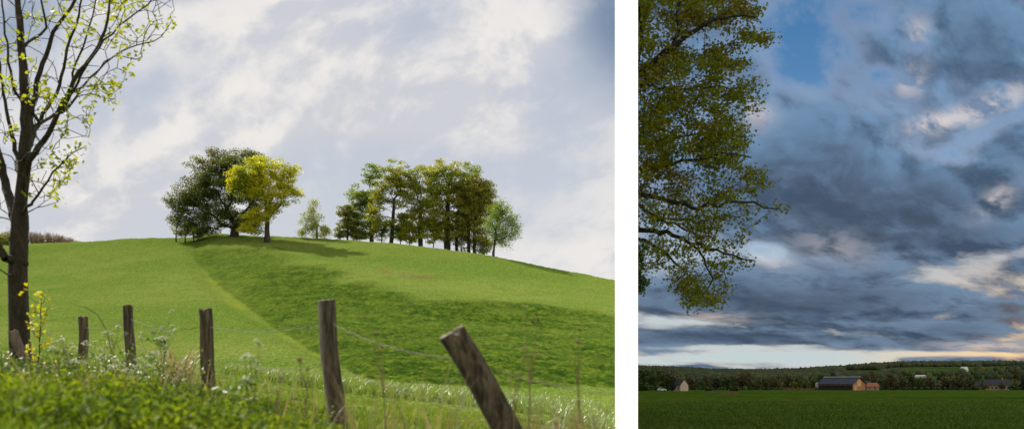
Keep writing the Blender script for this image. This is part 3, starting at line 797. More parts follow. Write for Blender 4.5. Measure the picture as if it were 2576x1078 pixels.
# ------------------------------------------------------------------ fence posts and wire
M_post = mat_noise('weathered_post', (.045, .034, .024), (.19, .155, .11), 5, .9, .9, (6, 6, .5), bd=.02, detail=8)
M_posttop = mat_noise('post_end_grain', (.16, .13, .10), (.24, .20, .16), 18, .9, .6, bd=.01)
POSTS = [((210, 925), (210, 795), 24, 25, 'shortest upright fence post, just right of the foreground tree'),
         ((330, 950), (323, 768), 20.5, 27, 'slim upright fence post, second from the foreground tree'),
         ((528, 990), (514, 777), 15.5, 36, 'grey weathered fence post with notched top, in the middle of the row'),
         ((850, 1090), (820, 755), 11.7, 47, 'tall cracked fence post tilting slightly left, below the grassy bank'),
         ((1345, 1190), (1130, 838), 8.4, 74, 'thick fence post leaning strongly left, nearest the camera')]
post_tops = []
def post(bp, tp, Y, w, label, dtop=0.0, name='fence_post'):
    s = Y/F
    t = P(tp[0], tp[1], Y+dtop); b = P(bp[0], bp[1], Y); d = t-b
    gz = ground_at(bp[0], Y)
    k = (gz-.3-b[2])/d[2]; b = b+d*k
    o = empty(name, (b[0], b[1], gz), label, 'fence post', 'old wooden fence posts')
    loc = np.array([b[0], b[1], gz]); L = np.linalg.norm(t-b); d = (t-b)/L
    u = np.cross(d, [0, 1, 0]); u /= np.linalg.norm(u); v = np.cross(d, u)
    n = 20; rows = 26; m = MB(); V = []; r0 = w*s/2
    prof = [1+.09*math.sin(a*3+w)+.07*(random.random()-.5) for a in np.linspace(0, 2*PI, n, endpoint=False)]
    split = random.randrange(n)
    for i in range(rows):
        f = i/(rows-1); c = b+d*L*f+u*.012*math.sin(f*7+w)
        for k in range(n):
            a = 2*PI*k/n; rr = r0*prof[k]*(1+.05*(random.random()-.5))*(1-.08*f)
            if k == split: rr *= .78
            top = (random.random()-.5)*.018-(.03 if k in (split, (split+1) % n) else 0) if i == rows-1 else 0
            V.append(c+rr*(math.cos(a)*u+math.sin(a)*v)+d*top-loc)
    Fc = [[i*n+k, i*n+(k+1) % n, (i+1)*n+(k+1) % n, (i+1)*n+k] for i in range(rows-1) for k in range(n)]
    m.add(V, Fc); m.build('shaft', M_post, o, True)
    m2 = MB(); rim = V[-n:]; ring2 = [p*.55+np.mean(rim, axis=0)*.45+d*.006+RNG.normal(size=3)*.004 for p in rim]
    m2.add(rim+ring2+[np.mean(rim, axis=0)], [[k, (k+1) % n, n+(k+1) % n, n+k] for k in range(n)]+[[n+k, n+(k+1) % n, 2*n] for k in range(n)])
    m2.build('end_grain', M_posttop, o)
    post_tops.append((t, d, r0)); return o
for i, (bp, tp, Y, w, lab) in enumerate(POSTS): post(bp, tp, Y, w, lab, (-.15 if i == 4 else 0))
pt_keep = list(post_tops)
M_post_ = M_post; M_post = mat_noise('bleached_post', (.13, .10, .08), (.26, .21, .17), 6, .9, .9, (6, 6, .5), bd=.02, detail=8)
post((88, 975), (34, 832), 17.2, 27, 'short broken fence post leaning against the foreground tree trunk')
M_post = M_post_
M_wire = mat_noise('rusty_wire', (.09, .06, .045), (.16, .12, .09), 20, .7, .2)
def wire(down, label, start=0, rad=.0045, endpts=None):
    pts = []
    for (t, d, r) in pt_keep[start:]: pts.append(t-d*down+np.array([.04, -r*1.02, 0]))
    if endpts: pts += endpts
    m = MB(); path = []
    for a, b in zip(pts[:-1], pts[1:]):
        L = np.linalg.norm(b-a); n = max(4, int(L/.12))
        for k in range(n):
            f = k/n; path.append(a+(b-a)*f+np.array([0, 0, -.05*L*math.sin(PI*f)/3+.006*math.sin(k*2.1)]))
    path.append(pts[-1]); m.tube(path, [rad]*len(path), 5)
    for k in range(1, len(path)-1):
        if k % 1 == 0:
            p = path[k]; e = RNG.normal(size=3); e /= np.linalg.norm(e); m.tube([p-e*.012, p+e*.012], [rad*.7, rad*.3], 4)
    o = m.build('barbed_wire', M_wire, loc=path[0]); tag(o, label, 'wire', 'barbed wires of the fence')
wire(.22, 'upper barbed wire strand running from post top to post top', 0, .0026, [P(1430, 975, 7.4), P(1545, 986, 7.0)])
wire(.62, 'lower barbed wire strand sagging between the fence posts', 0, .0022, [P(1545, 1100, 7.0)])

# ------------------------------------------------------------------ verge vegetation
def blades(x, Y, zf, h, w, bend, seed_dir=None, segs=3, zoff=0.0):
    n = len(x); z = zf(x, Y, False)+zoff
    ang = RNG.random(n)*2*PI if seed_dir is None else seed_dir+RNG.normal(size=n)*.8
    dx, dy = np.cos(ang), np.sin(ang); fx, fy = -np.sin(ang+RNG.normal(size=n)*.5), np.cos(ang)
    fa = RNG.random(n)*PI; fx, fy = np.cos(fa), np.sin(fa)
    V = np.zeros((n, 2*segs+1, 3))
    for i in range(segs+1):
        t = i/segs; cx = x+dx*bend*h*t*t; cy = Y+dy*bend*h*t*t; cz = z+h*t*(1-.35*bend*t)
        if i < segs:
            ww = w*(1-t*.75)/2
            V[:, 2*i] = np.stack([cx-fx*ww, cy-fy*ww, cz], -1); V[:, 2*i+1] = np.stack([cx+fx*ww, cy+fy*ww, cz], -1)
        else: V[:, 2*i] = np.stack([cx, cy, cz], -1)
    b = np.arange(n)[:, None]*(2*segs+1)
    Q = np.concatenate([b+np.array([[2*i, 2*i+1, 2*i+3, 2*i+2]]) for i in range(segs-1)])
    T = b+np.array([[2*segs-2, 2*segs-1, 2*segs]])
    return V.reshape(-1, 3), Q, T, np.repeat(RNG.random(n), 2*segs+1)
def grass_obj(name, x, Y, h, w, bend, mat, zf=zL, label=None, cat='grass', segs=3, zoff=0):
    V, Q, T, r = blades(x, Y, zf, h, w, bend, segs=segs, zoff=zoff)
    o = link(name, mesh_np(name, V, [Q, T], {'rnd': r}), mat)
    return tag(o, label, cat, kind='stuff')
M_gr1 = mat_leaf('blade_verge', (.055, .13, .010), (.20, .27, .02), .45, (1.2, 1.15, .4), 1.2, (.13, .17, .02), gloss=.03)
M_gr2 = mat_leaf('blade_lush', (.085, .15, .015), (.17, .24, .035), .45, (1.15, 1.1, .4), .8, gloss=.10)
M_dry = mat_leaf('blade_dry', (.17, .14, .05), (.38, .33, .16), .4, (1.1, 1, .8), 1.5)
def scatter(n, p0, p1, y0, y1, lg=True):
    px = RNG.random(n)*(p1-p0)+p0
    Y = np.exp(RNG.random(n)*(math.log(y1)-math.log(y0))+math.log(y0)) if lg else RNG.random(n)*(y1-y0)+y0
    return px, Y, (px-1288)/F*Y
px, Y, x = scatter(42000, -150, 1530, 5.6, 24)
pat = .75+.7*np.clip(fbm(x/.9, Y/.9, 61, 2)+.2, 0, 1)
h = (.20+.22*RNG.random(len(x)))*pat*np.interp(px, [0, 700, 900, 1530], [.68, .70, .70, .72])*np.where((px > 1150) & (px < 1400) & (Y < 8.8), .45, 1)*np.where((px > 770) & (px < 920) & (Y < 12), .6, 1)*np.interp(Y, [11, 13.5], [1, .42])
keep = RNG.random(len(x)) < np.interp(Y, [5, 14, 24], [1, .8, .7])
grass_obj('verge_grass', x[keep], Y[keep], h[keep], .012+.006*RNG.random(keep.sum()), .2+.5*RNG.random(keep.sum()), M_gr1, label='rough green grass of the verge along the fence')
px, Y, x = scatter(26000, 560, 1546, 27, 46)
x = x+0; keep = (RNG.random(len(x)) < sstep(26, 30, Y)*(1-sstep(38, 46, Y)))
x, Y = x[keep], Y[keep]
grass_obj('lush_grass', x, Y, .22+.22*RNG.random(len(x)), .03+.02*RNG.random(len(x)), .3+.5*RNG.random(len(x)), M_gr2, label='lush shining grass at the foot of the hill behind the fence')
# pale and brown seeding stalks
px, Y, x = scatter(620, 850, 1520, 6.2, 11)
h = .22+.65*RNG.random(len(x))**1.8; k = (fbm(px/70, Y, 5, 2) > .02) & ~((px > 1140) & (px < 1400) & (Y < 8.9)) & ~((px > 790) & (px < 890) & (Y < 12))
grass_obj('dry_grass', x[k], Y[k], h[k], .007+.008*RNG.random(k.sum()), .15+.5*RNG.random(k.sum()), M_dry, label='tall dry straw coloured grass stalks by the leaning post', segs=4)
px, Y, x = scatter(380, -60, 900, 9, 18)
h = .2+.45*RNG.random(len(x))**1.5; grass_obj('dry_grass', x, Y, h, .007+.006*RNG.random(len(x)), .15+.4*RNG.random(len(x)), M_dry, label='thin dry stalks scattered among the left hand fence posts', segs=4)
x = -6.0+RNG.normal(size=160)*.22-.55; Y = 18.5+RNG.normal(size=160)*.3; x = (440-1288)/F*Y+RNG.normal(size=160)*.14
grass_obj('dry_tuft', x, Y, .35+.5*RNG.random(160), .016+.01*RNG.random(160), .2+.6*RNG.random(160), M_dry, label='straw coloured tuft of dead grass between second and third posts', segs=4)
# rusty dock stems behind the leaning post at the right
M_dock = mat_leaf('dock_brown', (.14, .085, .045), (.27, .18, .09), .3, (1.1, 1, .8), 1.5)
px, Y, x = scatter(130, 1330, 1520, 8.6, 12)
grass_obj('brown_weeds', x, Y, .3+.45*RNG.random(130), .008+.012*RNG.random(130), .1+.5*RNG.random(130), M_dock, label='reddish brown dead weed stems near the lower right of the hill view', segs=4)

# leafy weeds
M_weed = mat_leaf('weed_leaf', (.045, .11, .012), (.17, .23, .02), .5, (1.2, 1.15, .4), 1.8, (.20, .24, .02), gloss=.01)
def weeds(name, n, p0, p1, y0, y1, hmin, hmax, size, label, mat):
    px, Y, x = scatter(n, p0, p1, y0, y1); k = (RNG.random(n) < .55+fbm(x/.8, Y/.8, 91, 2)*1.4)
    x, Y = x[k], Y[k]; n = len(x); z = zL(x, Y, False); h = hmin+(hmax-hmin)*RNG.random(n)*(.7+fbm(x/1.3, Y/1.3, 95, 2)*.9)
    cs = []; A = []; B = []
    for i in range(n):
        lean = RNG.normal(size=2)*.12; p0_ = np.array([x[i], Y[i], z[i]]); p1_ = p0_+np.array([lean[0], lean[1], h[i]])
        A.append(p0_); B.append(p1_); m = 9
        t = np.linspace(.3, 1, m)[:, None]; q = p0_+(p1_-p0_)*t; rad = .07*(1.15-t)+.015
        cs.append(q+RNG.normal(size=(m, 3))*rad*[1, 1, .3])
    A = np.array(A); B = np.array(B)
    V1, F1, r1 = leaf_arrays(np.concatenate(cs), size, T_OVAL, .35, .4, .2)
    V2, Q2 = seg_tubes(A, B, np.full(n, .005), np.full(n, .002), 4)
    me = mesh_np(name, np.concatenate([V1, V2]), [F1, Q2+len(V1)], {'rnd': np.concatenate([r1, np.full(len(V2), .1)])})
    tag(link(name, me, mat), label, 'weeds', kind='stuff')
weeds('nettle_patch', 2600, -60, 800, 6.6, 12.5, .16, .32, .047, 'leafy bright green weeds along the bottom left of the verge', M_weed)
weeds('nettle_patch', 520, 780, 1500, 6.4, 10, .08, .2, .06, 'low leafy weeds under the tall and leaning posts', M_weed)
weeds('tall_weeds', 150, 130, 640, 12, 19, .25, .7, .045, 'thicket of tall thin green stems among the left fence posts', mat_leaf('thicket_leaf', (.08, .14, .02), (.18, .23, .04), .5, (1.2, 1.15, .4), 1.5))
weeds('bramble_patch', 160, -60, 200, 13, 17.5, .12, .34, .07, 'dark leafy tangle round the foot of the foreground tree', mat_leaf('bramble_leaf', (.03, .08, .010), (.09, .15, .015), .35, (1.2, 1.1, .4), 1.5))

# cow parsley, each plant a thing
M_stem = mat_noise('plant_stem', (.09, .14, .03), (.15, .20, .05), 8, .7, .1)
M_umbel = mat_leaf('umbel_white', (.46, .50, .36), (.62, .65, .50), .4, (1, 1, .9), 4)
M_fern = mat_leaf('parsley_leaf', (.08, .16, .02), (.17, .25, .03), .45, (1.2, 1.15, .4), 2)
def parsley(px, ytop, Y, label, spread=.16, heads=6, brown=False):
    x = (px-1288)/F*Y; z = ground_at(px, Y); top = P(px, ytop, Y); H = top[2]-z
    loc = np.array([x+random.uniform(-.08, .08), Y, z])
    o = empty('cow_parsley' if not brown else 'dead_umbel', loc, label, 'wildflower', 'umbel flowers along the fence')
    st = MB(); um = []; fe = []
    st.tube([[0, 0, 0], [(top[0]-loc[0])*.4, 0, H*.4], [(top[0]-loc[0])*.8, .02, H*.75]], [.006, .005, .004], 6)
    hr0 = .036 if not brown else .015
    for k in range(heads):
        um = []; hr = hr0*random.uniform(.6, 1.2); tl = RNG.normal(size=2)*.35
        a = random.random()*2*PI; r = spread*(.4+.8*random.random()); e = np.array([(top[0]-loc[0])+r*math.cos(a), r*math.sin(a), H*(1-.32*random.random()*(k > 0))])
        b = np.array([(top[0]-loc[0])*.7, .02, H*(.45+.25*random.random())])
        st.tube([b, (b+e)/2+np.array([0, 0, -.02]), e], [.0035, .003, .002], 5)
        for j in range(9):
            aa = 2*PI*j/9+random.random()*.3; q = e+np.array([math.cos(aa)*hr, math.sin(aa)*hr, hr*.45+hr*(tl[0]*math.cos(aa)+tl[1]*math.sin(aa))]) if j else e+np.array([0, 0, hr*.8])
            st.tube([e, q], [.0014, .001], 3); um.append(q+RNG.normal(size=(6, 3))*[.008, .008, .006])
        leaves_obj('flower_head', np.concatenate(um), .016 if not brown else .010, T_QUAD, M_umbel if not brown else M_dry, o, 1.2, .1)
    for k in range(5):
        a = random.random()*2*PI; L = .12+.16*random.random(); hh = H*(.15+.5*random.random()); t = np.linspace(.2, 1, 16)[:, None]
        q = np.array([(top[0]-loc[0])*.3, 0, hh])+np.array([math.cos(a), math.sin(a), .25])*L*t; fe.append(q+RNG.normal(size=(16, 3))*.03*(1.1-t))
    st.build('stem', M_stem if not brown else M_dry, o)
    if not brown: leaves_obj('leaves', np.concatenate(fe), .05, T_OVAL, M_fern, o, .4, .2)
PL = [(163, 858, 17, 'low umbel of cow parsley just right of the tree trunk'), (140, 845, 19, 'cow parsley flower head behind the yellow sapling'), (240, 862, 19, 'cow parsley close beside the shortest post on its right'),
      (180, 905, 16, 'lowest cow parsley left of the shortest post'), (288, 822, 17, 'cow parsley reaching above the grass left of the second post'), (272, 880, 15.5, 'dense cow parsley between the first two posts, lower'),
      (398, 785, 17, 'tallest cow parsley, right of the second post'), (415, 822, 16, 'slender cow parsley right of the tallest one'), (372, 850, 15, 'cow parsley touching the second post from the right'),
      (345, 900, 14, 'low cow parsley at the foot of the second post'), (300, 915, 13, 'short cow parsley in the tangle before the second post')]
for a, b, c, l in PL: parsley(a, b, c, l, .2 if b < 880 else .14)
parsley(645, 868, 9.2, 'cream flowering stem between the notched and the tall cracked post', .05, 2)
parsley(618, 900, 9.0, 'lower cream flower left of the cream stem between two posts', .04, 2)
for a, b, c, l in [(1338, 775, 8.5, 'tall dead pale stem right of the leaning post'), (1300, 875, 8.0, 'pale dead flower stem behind the leaning post'), (960, 840, 9, 'thin dead stem right of the tall cracked post'), (1450, 830, 8.5, 'bleached dead stem near the right end of the wire'),
                   (685, 950, 7.4, 'dark dead stem standing before the tall cracked post'), (777, 905, 8, 'thin dead stem just left of the tall cracked post')]:
    parsley(a, b, c, l, .06, 3, True)
def sapling():
    Y = 16.5; base = P(95, 0, Y); base[2] = ground_at(95, Y)
    o = empty('maple_sapling', base, 'slender yellow leaved sapling beside the foreground tree', 'sapling')
    S = Skel(); tr = S.limb([base-[0, 0, .05], P(97, 900, Y), P(102, 820, Y), P(104, 735, Y)], -1, .08, .003)
    att = np.array([P(random.gauss(101, 14), y, Y+random.gauss(0, .1)) for y in np.random.RandomState(3).uniform(730, 925, 34)])
    tips = S.attach(att, .06, .2, .1); r = S.radii(.003, .011); ts = set(tr)
    S.mesh('stem', r, M_bark_fg, o, base, sides=(4, 5, 6))
    k = RNG.choice(len(att), 150); c = att[k]+RNG.normal(size=(150, 3))*.035
    leaves_obj('leaves', c, .06, T_MAPLE, mat_leaf('leaf_sapling', (.34, .36, .012), (.52, .48, .02), .5, (1.15, 1.05, .5), 3), o, .2, .2, .3, base)
sapling()
# bent bramble stem arching over the left posts
bm = MB(); pts = [P(185, 766, 18), P(215, 772, 18), P(245, 790, 18), P(268, 830, 18), P(280, 880, 18), P(284, 940, 18)]
bm.tube(pts, [.004, .005, .006, .007, .008, .009], 6)
o = bm.build('bramble_stem', mat_noise('bramble_bark', (.12, .07, .05), (.2, .13, .09), 10), loc=pts[-1]); tag(o, 'arching brown bramble stem between the first and second posts', 'bramble')

# ------------------------------------------------------------------ dusk side: the overhanging tree
M_dl = mat_leaf('leaf_dusk', (.155, .20, .009), (.27, .285, .014), .44, (1.2, 1.1, .4), .9, (.20, .165, .014), gloss=.03)
M_dl2 = mat_leaf('leaf_dusk_green', (.05, .12, .012), (.09, .17, .02), .35, (1.2, 1.1, .4), .9, gloss=.05)
M_bark_r = mat_noise('bark_black', (.018, .015, .012), (.045, .037, .030), 4, .9, .5, (1, 1, .4))
def overhang():
    Y = 40.0; s = Y/F
    bx = (1581-1288)/F*Y; gz = float(zR(np.array([bx]), np.array([Y]), False)[0])
    base = np.array([bx, Y, gz])
    o = empty('maple_tree', base, 'tall olive leaved tree overhanging the dusk meadow beside the added white wall', 'tree')
    S = Skel()
    tr = S.limb([base-[0, 0, .3], P(1581, 700, Y), P(1581, 400, Y), P(1581, 100, Y), P(1582, -150, Y)], -1, .35, .01)
    def near(p): return int(np.argmin(np.linalg.norm(np.array(S.p)-p, axis=1)))
    rads = {}
    for i, k in enumerate(tr): rads[k] = np.interp(i/len(tr), [0, .1, 1], [.25, .22, .15])
    def limb(pts, w0, w1, wig=.05):
        q = [P(a, b, Y+c) for a, b, c in pts]; ids = S.limb(q[1:], near(q[0]), .3, wig)
        for i, k in enumerate(ids): rads[k] = (w0+(w1-w0)*i/max(1, len(ids)-1))*s/2
    limb([(1590, 215, 0), (1604, 188, -1), (1640, 160, -1.6), (1680, 125, -2), (1720, 95, -2.2), (1770, 62, -2.4), (1840, 40, -2.6), (1900, 45, -2.8)], 20, 4)
    limb([(1690, 110, -2), (1706, 60, -1.8), (1712, 0, -1.6), (1716, -60, -1.5)], 9, 4)
    limb([(1590, 120, 0), (1612, 70, 1), (1630, 20, 1.6), (1650, -50, 2)], 12, 6)
    limb([(1590, 290, 0), (1612, 300, 1), (1650, 322, 1.5), (1700, 340, 2), (1780, 335, 2.4), (1860, 330, 2.6)], 9, 3)
    limb([(1590, 200, 0), (1640, 215, 1.5), (1720, 225, 2), (1800, 215, 2.4), (1900, 225, 2.6)], 8, 3)
    limb([(1590, 420, 0), (1630, 425, -1), (1690, 412, -1.6), (1760, 400, -2), (1840, 390, -2.4), (1890, 395, -2.5)], 9, 3)
    limb([(1590, 470, 0), (1604, 484, -.8), (1650, 495, -1.2), (1700, 512, -1.6), (1760, 525, -2), (1830, 508, -2.4), (1880, 510, -2.5), (1950, 525, -2.6)], 14, 3)
    limb([(1590, 500, 0), (1620, 530, .8), (1680, 560, 1.2), (1740, 585, 1.5), (1800, 600, 1.8)], 9, 3)
    limb([(1590, 560, 0), (1604, 577, -.6), (1660, 585, -1), (1720, 598, -1.4), (1760, 612, -1.6), (1820, 640, -1.8), (1900, 655, -2)], 14, 3)
    limb([(1590, 585, 0), (1620, 605, .4), (1670, 630, .7), (1710, 670, 1), (1750, 710, 1.1), (1780, 760, 1.2)], 8, 2.5)
    limb([(1740, 605, -1.5), (1770, 650, -1.2), (1790, 700, -1), (1775, 745, -1)], 6, 2)
    limb([(1604, 160, -1), (1614, 90, -1.6), (1605, 20, -2), (1610, -60, -2)], 9, 5)
    # outline of the crown: right edge as function of row
    rows = np.array([-60, 20, 60, 100, 140, 200, 240, 300, 350, 420, 470, 520, 560, 600, 650, 680, 720, 765]); edge = np.array([1900, 1905, 1925, 1945, 1880, 1905, 1925, 1880, 1905, 1905, 1945, 1965, 1900, 1890, 1905, 1860, 1830, 1805]); le = np.array([1604]*13+[1625, 1632, 1640, 1700, 1740])
    att = []; dens = []
    while len(att) < 1500:
        y = random.uniform(-60, 768); x0 = np.interp(y, rows, le); x1 = np.interp(y, rows, edge); x = random.uniform(x0, x1)
        f = (x-x0)/(x1-x0)
        if y > 430 and random.random() > .62: continue
        if y > 560 and random.random() > .62: continue
        if vnoise(x/30, y/20, 5) < -.15 and f > .12: continue
        if f > .70 and vnoise(x/24., y/20., 9) < -.25+(f-.7)*1.4: continue
        dep = 3.6*math.sqrt(max(.05, 1-f*f)); att.append(P(x, y, Y+random.uniform(-dep, dep)))
    att = np.array(att)
    order = np.argsort(att[:, 0]-P(1590, 0, Y)[0]+np.abs(att[:, 1]-Y)*.3)
    S.attach(att, .3, .12, .2, order=order, sag=-.03)
    r = np.clip(S.radii(.0065, .022, 2.5), .0065, .026)
    for k, v in rads.items(): r[k] = v
    ts = set(tr)
    S.mesh('trunk', r, M_bark_r, o, base, ids=ts, sides=(10, 10, 12)); S.mesh('branches', r, M_bark_r, o, base, exclude=ts, sides=(4, 6, 8), thr=(.1, .3))
    N = 36000; k = RNG.choice(len(att), N); c = att[k]+RNG.normal(size=(N, 3))*[.17, .17, .11]
    lim = (1550-1288)/F*c[:, 1]+.3; c = c[c[:, 0] > lim]
    leaves_obj('crown', c, .100, T_MAPLE, M_dl, o, .15, .2, .35, base)
overhang()
def side_tree():
    Y = 62.0; s = Y/F; x = (1592-1288)*s; z = float(zR(np.array([x]), np.array([Y]), False)[0]); base = np.array([x, Y, z])
    o = empty('young_tree', base, 'narrow fresh green tree half hidden behind the added white wall under the overhanging crown', 'tree')
    S = Skel(); tr = S.limb([base-[0, 0, .2], P(1592, 760, Y), P(1592, 620, Y)], -1, .5, .01)
    bl = [(P(1598, 622, Y), np.array([.55, .6, .55])), (P(1604, 655, Y), np.array([.5, .6, .45])), (P(1604, 708, Y), np.array([.6, .6, .55])), (P(1596, 680, Y), np.array([.4, .6, .9]))]
    att = sample_blobs(bl, 90); S.attach(att, .25, .2, .1); r = S.radii(.008, .11); ts = set(tr)
    S.mesh('trunk', r, M_bark_r, o, base, ids=ts); S.mesh('branches', r, M_bark_r, o, base, exclude=ts)
    k = RNG.choice(90, 2200); c = att[k]+RNG.normal(size=(2200, 3))*.12; c = c[c[:, 0] > (1551-1288)/F*c[:, 1]+.2]
    leaves_obj('crown', c, .15, T_MAPLE, M_dl2, o, .2, .2, .3, base)
side_tree()

# ------------------------------------------------------------------ dusk side: barn, houses
def frame(px, Y, rot, zoff=0.0):
    x = (px-1288)/F*Y; z = float(zR(np.array([x]), np.array([Y]), False)[0])+zoff
    return (x, Y, z), rot
def place(o, px, Y, rot):
    (loc, r) = frame(px, Y, rot); o.location = loc; o.rotation_euler = (0, 0, math.radians(rot))
def house(name, label, cat, px, Y, rot, L, W, eave, ridge, wall, roof, overhang=.5, wins=(), group=None, chimney=False, door=None, gable_wins=()):
    """ridge along local x; faces -y"""
    o = empty(name, (0, 0, 0), label, cat, group); place(o, px, Y, rot)
    MB().prism([(-W/2, -1.5), (W/2, -1.5), (W/2, eave), (0, ridge), (-W/2, eave)], -L/2, L/2, lambda V: V[:, [1, 0, 2]]).build('wall', wall, o)
    t = .25; k = (ridge-eave)/(W/2); e = overhang
    m = MB()
    for sgn in (-1, 1):
        m.prism([(sgn*(W/2+e), eave-k*e+.02), (0, ridge+.02), (0, ridge+t), (sgn*(W/2+e), eave-k*e+t)], -L/2-e, L/2+e, lambda V: V[:, [1, 0, 2]])
    rf = m.build('roof', roof, o)
    if chimney: MB().box((L*.2, -.4, ridge-.6), (L*.2+.8, .4, ridge+1.3)).build('chimney', wall, rf)
    for (a, b, w, h) in wins:
        MB().box((a-w/2, -W/2-.06, b), (a+w/2, -W/2+.05, b+h)).build('window', M_glass, o)
    for (a, b, w, h) in gable_wins:
        MB().box((L/2-.05, a-w/2, b), (L/2+.06, a+w/2, b+h)).build('window', M_glass, o)
    return o
M_glass = mat_noise('window_dark', (.02, .025, .03), (.05, .06, .07), 1, .2, 0, spec=.6)
M_white = mat_noise('house_plaster', (.56, .45, .38), (.66, .54, .46), 2)
M_stone = mat_noise('house_stone', (.26, .19, .15), (.36, .27, .21), 3)
M_slate = mat_noise('roof_slate', (.035, .036, .042), (.06, .06, .07), 2)
M_redroof = mat_noise('roof_red', (.30, .11, .06), (.40, .16, .09), 2)
M_far_white = mat_noise('far_white_wall', (.62, .64, .70), (.72, .74, .80), 2)
def wood(name, a, b):
    m, g, out = newmat(name)
    sp = g.new('ShaderNodeSeparateXYZ'); g.l.new(coords(g), sp.inputs[0])
    st = g.math('FRACT', g.math('MULTIPLY', g.math('ADD', sp.outputs[0], sp.outputs[1]), 1.6))
    n = g.noise(g.vmul(coords(g), (2, 2, .3)), 2, 4, .6)
    col = g.mix(g.rng(n, .3, .7), a, b); col = g.mix(g.rng(st, .86, .97), col, tuple(c*.3 for c in a)); principled(g, out, col, .8); return m
M_wood = wood('timber_boards', (.38, .20, .125), (.47, .26, .16)); M_wood2 = wood('timber_pale', (.70, .42, .18), (.78, .48, .22))
def barn():
    Y = 830.0; s = Y/F; o = empty('barn', (0, 0, 0), 'long timber barn with dark roof and orange wooden gable', 'barn'); rot = -42
    place(o, 2118, Y, rot)
    # ridge along local x (runs away to the left-back); gable at +x faces the viewer's right
    L, W, e, r = 25.0, 19.0, 4.4, 8.6
    sw = lambda V: V[:, [1, 0, 2]]
    MB().prism([(-W/2+.4, 3.2), (W/2-.4, 3.2), (W/2-.4, e-.1), (0, r-.25), (-W/2+.4, e-.1)], -L/2+.3, L/2-.3, sw).build('wall', M_wood, o)
    MB().box((-L/2+.5, -W/2+.8, -.8), (L/2-.5, W/2-.5, 3.2)).build('bay_shade_block', mat_noise('barn_shadow', (.03, .025, .02), (.07, .055, .04), 1), o)  # solid dark block, painted as the shade inside the open side
    for k in range(8):
        a = -L/2+.4+k*(L-.8)/7; MB().box((a-.18, -W/2+.35, -.8), (a+.18, -W/2+.75, e-.1)).build('post', M_slate, o)
    k = (r-e)/(W/2)
    m = MB()
    for sg in (-1, 1): m.prism([(sg*(W/2+1), e-k), (0, r), (0, r+.25), (sg*(W/2+1), e-k+.25)], -L/2-.8, L/2+.8, sw)
    rf = m.build('roof', mat_noise('barn_roof', (.030, .036, .055), (.045, .055, .08), .6, .6, 0, spec=.25), o)
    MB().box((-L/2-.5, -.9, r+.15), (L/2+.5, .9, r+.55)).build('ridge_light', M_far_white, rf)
    x = L/2-.28
    MB().add([[x, -8.9, -.8], [x, 8.9, -.8], [x, 8.9, 4.5], [x, 0, 8.3], [x, -8.9, 4.5], [x+.14, -8.9, -.8], [x+.14, 8.9, -.8], [x+.14, 8.9, 4.5], [x+.14, 0, 8.3], [x+.14, -8.9, 4.5]], [[0, 4, 3, 2, 1], [5, 6, 7, 8, 9]]+[[i, (i+1) % 5, (i+1) % 5+5, i+5] for i in range(5)]).build('gable', M_wood, o)
    MB().box((x+.16, -2.8, 2.6), (x+.3, 2.8, 7.0)).build('pale_panel', M_wood2, o)
    MB().box((x+.16, 3.8, 0), (x+.28, 6.6, 4.0)).build('door', wood('barn_door', (.40, .17, .09), (.48, .22, .12)), o)
    MB().box((x+.16, -6.8, -.2), (x+.28, -3.8, 3.2)).build('door', M_wood2, o)
    return o
barn()
def silo():
    Y = 836; o = empty('feed_tank', (0, 0, 0), 'small pale tank standing at the left end of the barn', 'tank'); place(o, 2057, Y, 0)
    pts = [[0, 0, -.5], [0, 0, 1.2], [0, 0, 2.2], [0, 0, 4.6], [0, 0, 5.2]]
    MB().tube(pts, [.4, .5, 1.5, 1.5, .5], 16).build('drum', M_far_white, o, True)
    m = MB()
    for k in range(4): a = PI/4+k*PI/2; m.tube([[1.4*math.cos(a), 1.4*math.sin(a), -.8], [1.3*math.cos(a), 1.3*math.sin(a), 2.6]], [.08, .08], 6)
    m.build('legs', M_slate, o)
silo()
house('shed', 'low dark shed with red roof just right of the barn', 'shed', 2190, 850, 12, 9, 7, 2.6, 4.8, M_stone, M_redroof, wins=[(-2.5, .6, 1, 1.2), (1.5, .4, 1.4, 1.8)])
house('shed', 'small slate roofed shed tucked against the barn gable', 'shed', 2176, 858, 20, 8, 7, 3.4, 6.2, M_stone, M_slate, wins=[(0, 1, 1, 1)])
o_ = house('house', 'pale pink gabled house at the edge of the trees on the left of the meadow', 'house', 1712, 600, -62, 9, 4.2, 2.9, 5.6, M_white, M_slate, .2, wins=[(-2, 1, .8, 1), (2, 1, .8, 1)])
o_.rotation_euler[2] = math.radians(-74)
house('farmhouse', 'long stone farmhouse with slate roof and dormers at the right edge', 'house', 2507, 835, -8, 17, 9, 3.6, 7.2, M_stone, M_slate, .4, wins=[(k*2.6-6.5, 1.0, 1.1, 1.4) for k in range(6)], chimney=True)
house('cottage', 'lower grey roofed wing with two skylights left of the stone farmhouse', 'house', 2472, 842, -8, 10, 8, 2.8, 5.8, M_stone, M_slate, .4, wins=[(-2.5, .8, 1, 1.3), (1.5, .8, 1, 1.3)])
house('farm_building', 'tiny white farm building with pointed gable high on the far hill', 'house', 2425, 1650, 10, 9, 6, 2.4, 6, M_far_white, M_far_white, .3, wins=[(-3, .6, 1.2, 1.2)])
house('farm_building', 'low white shed right of the pointed white farm on the far hill', 'house', 2472, 1700, 0, 9, 6, 2, 3.4, M_far_white, M_slate, .3, wins=[(3, .6, 1.2, 1.2)])
house('greenhouse', 'long low whitish building on the slope right of the barn', 'shed', 2312, 1350, 4, 13, 6, 1.3, 2.2, M_far_white, M_far_white, .2, wins=[(3, .6, 1.2, .9)])
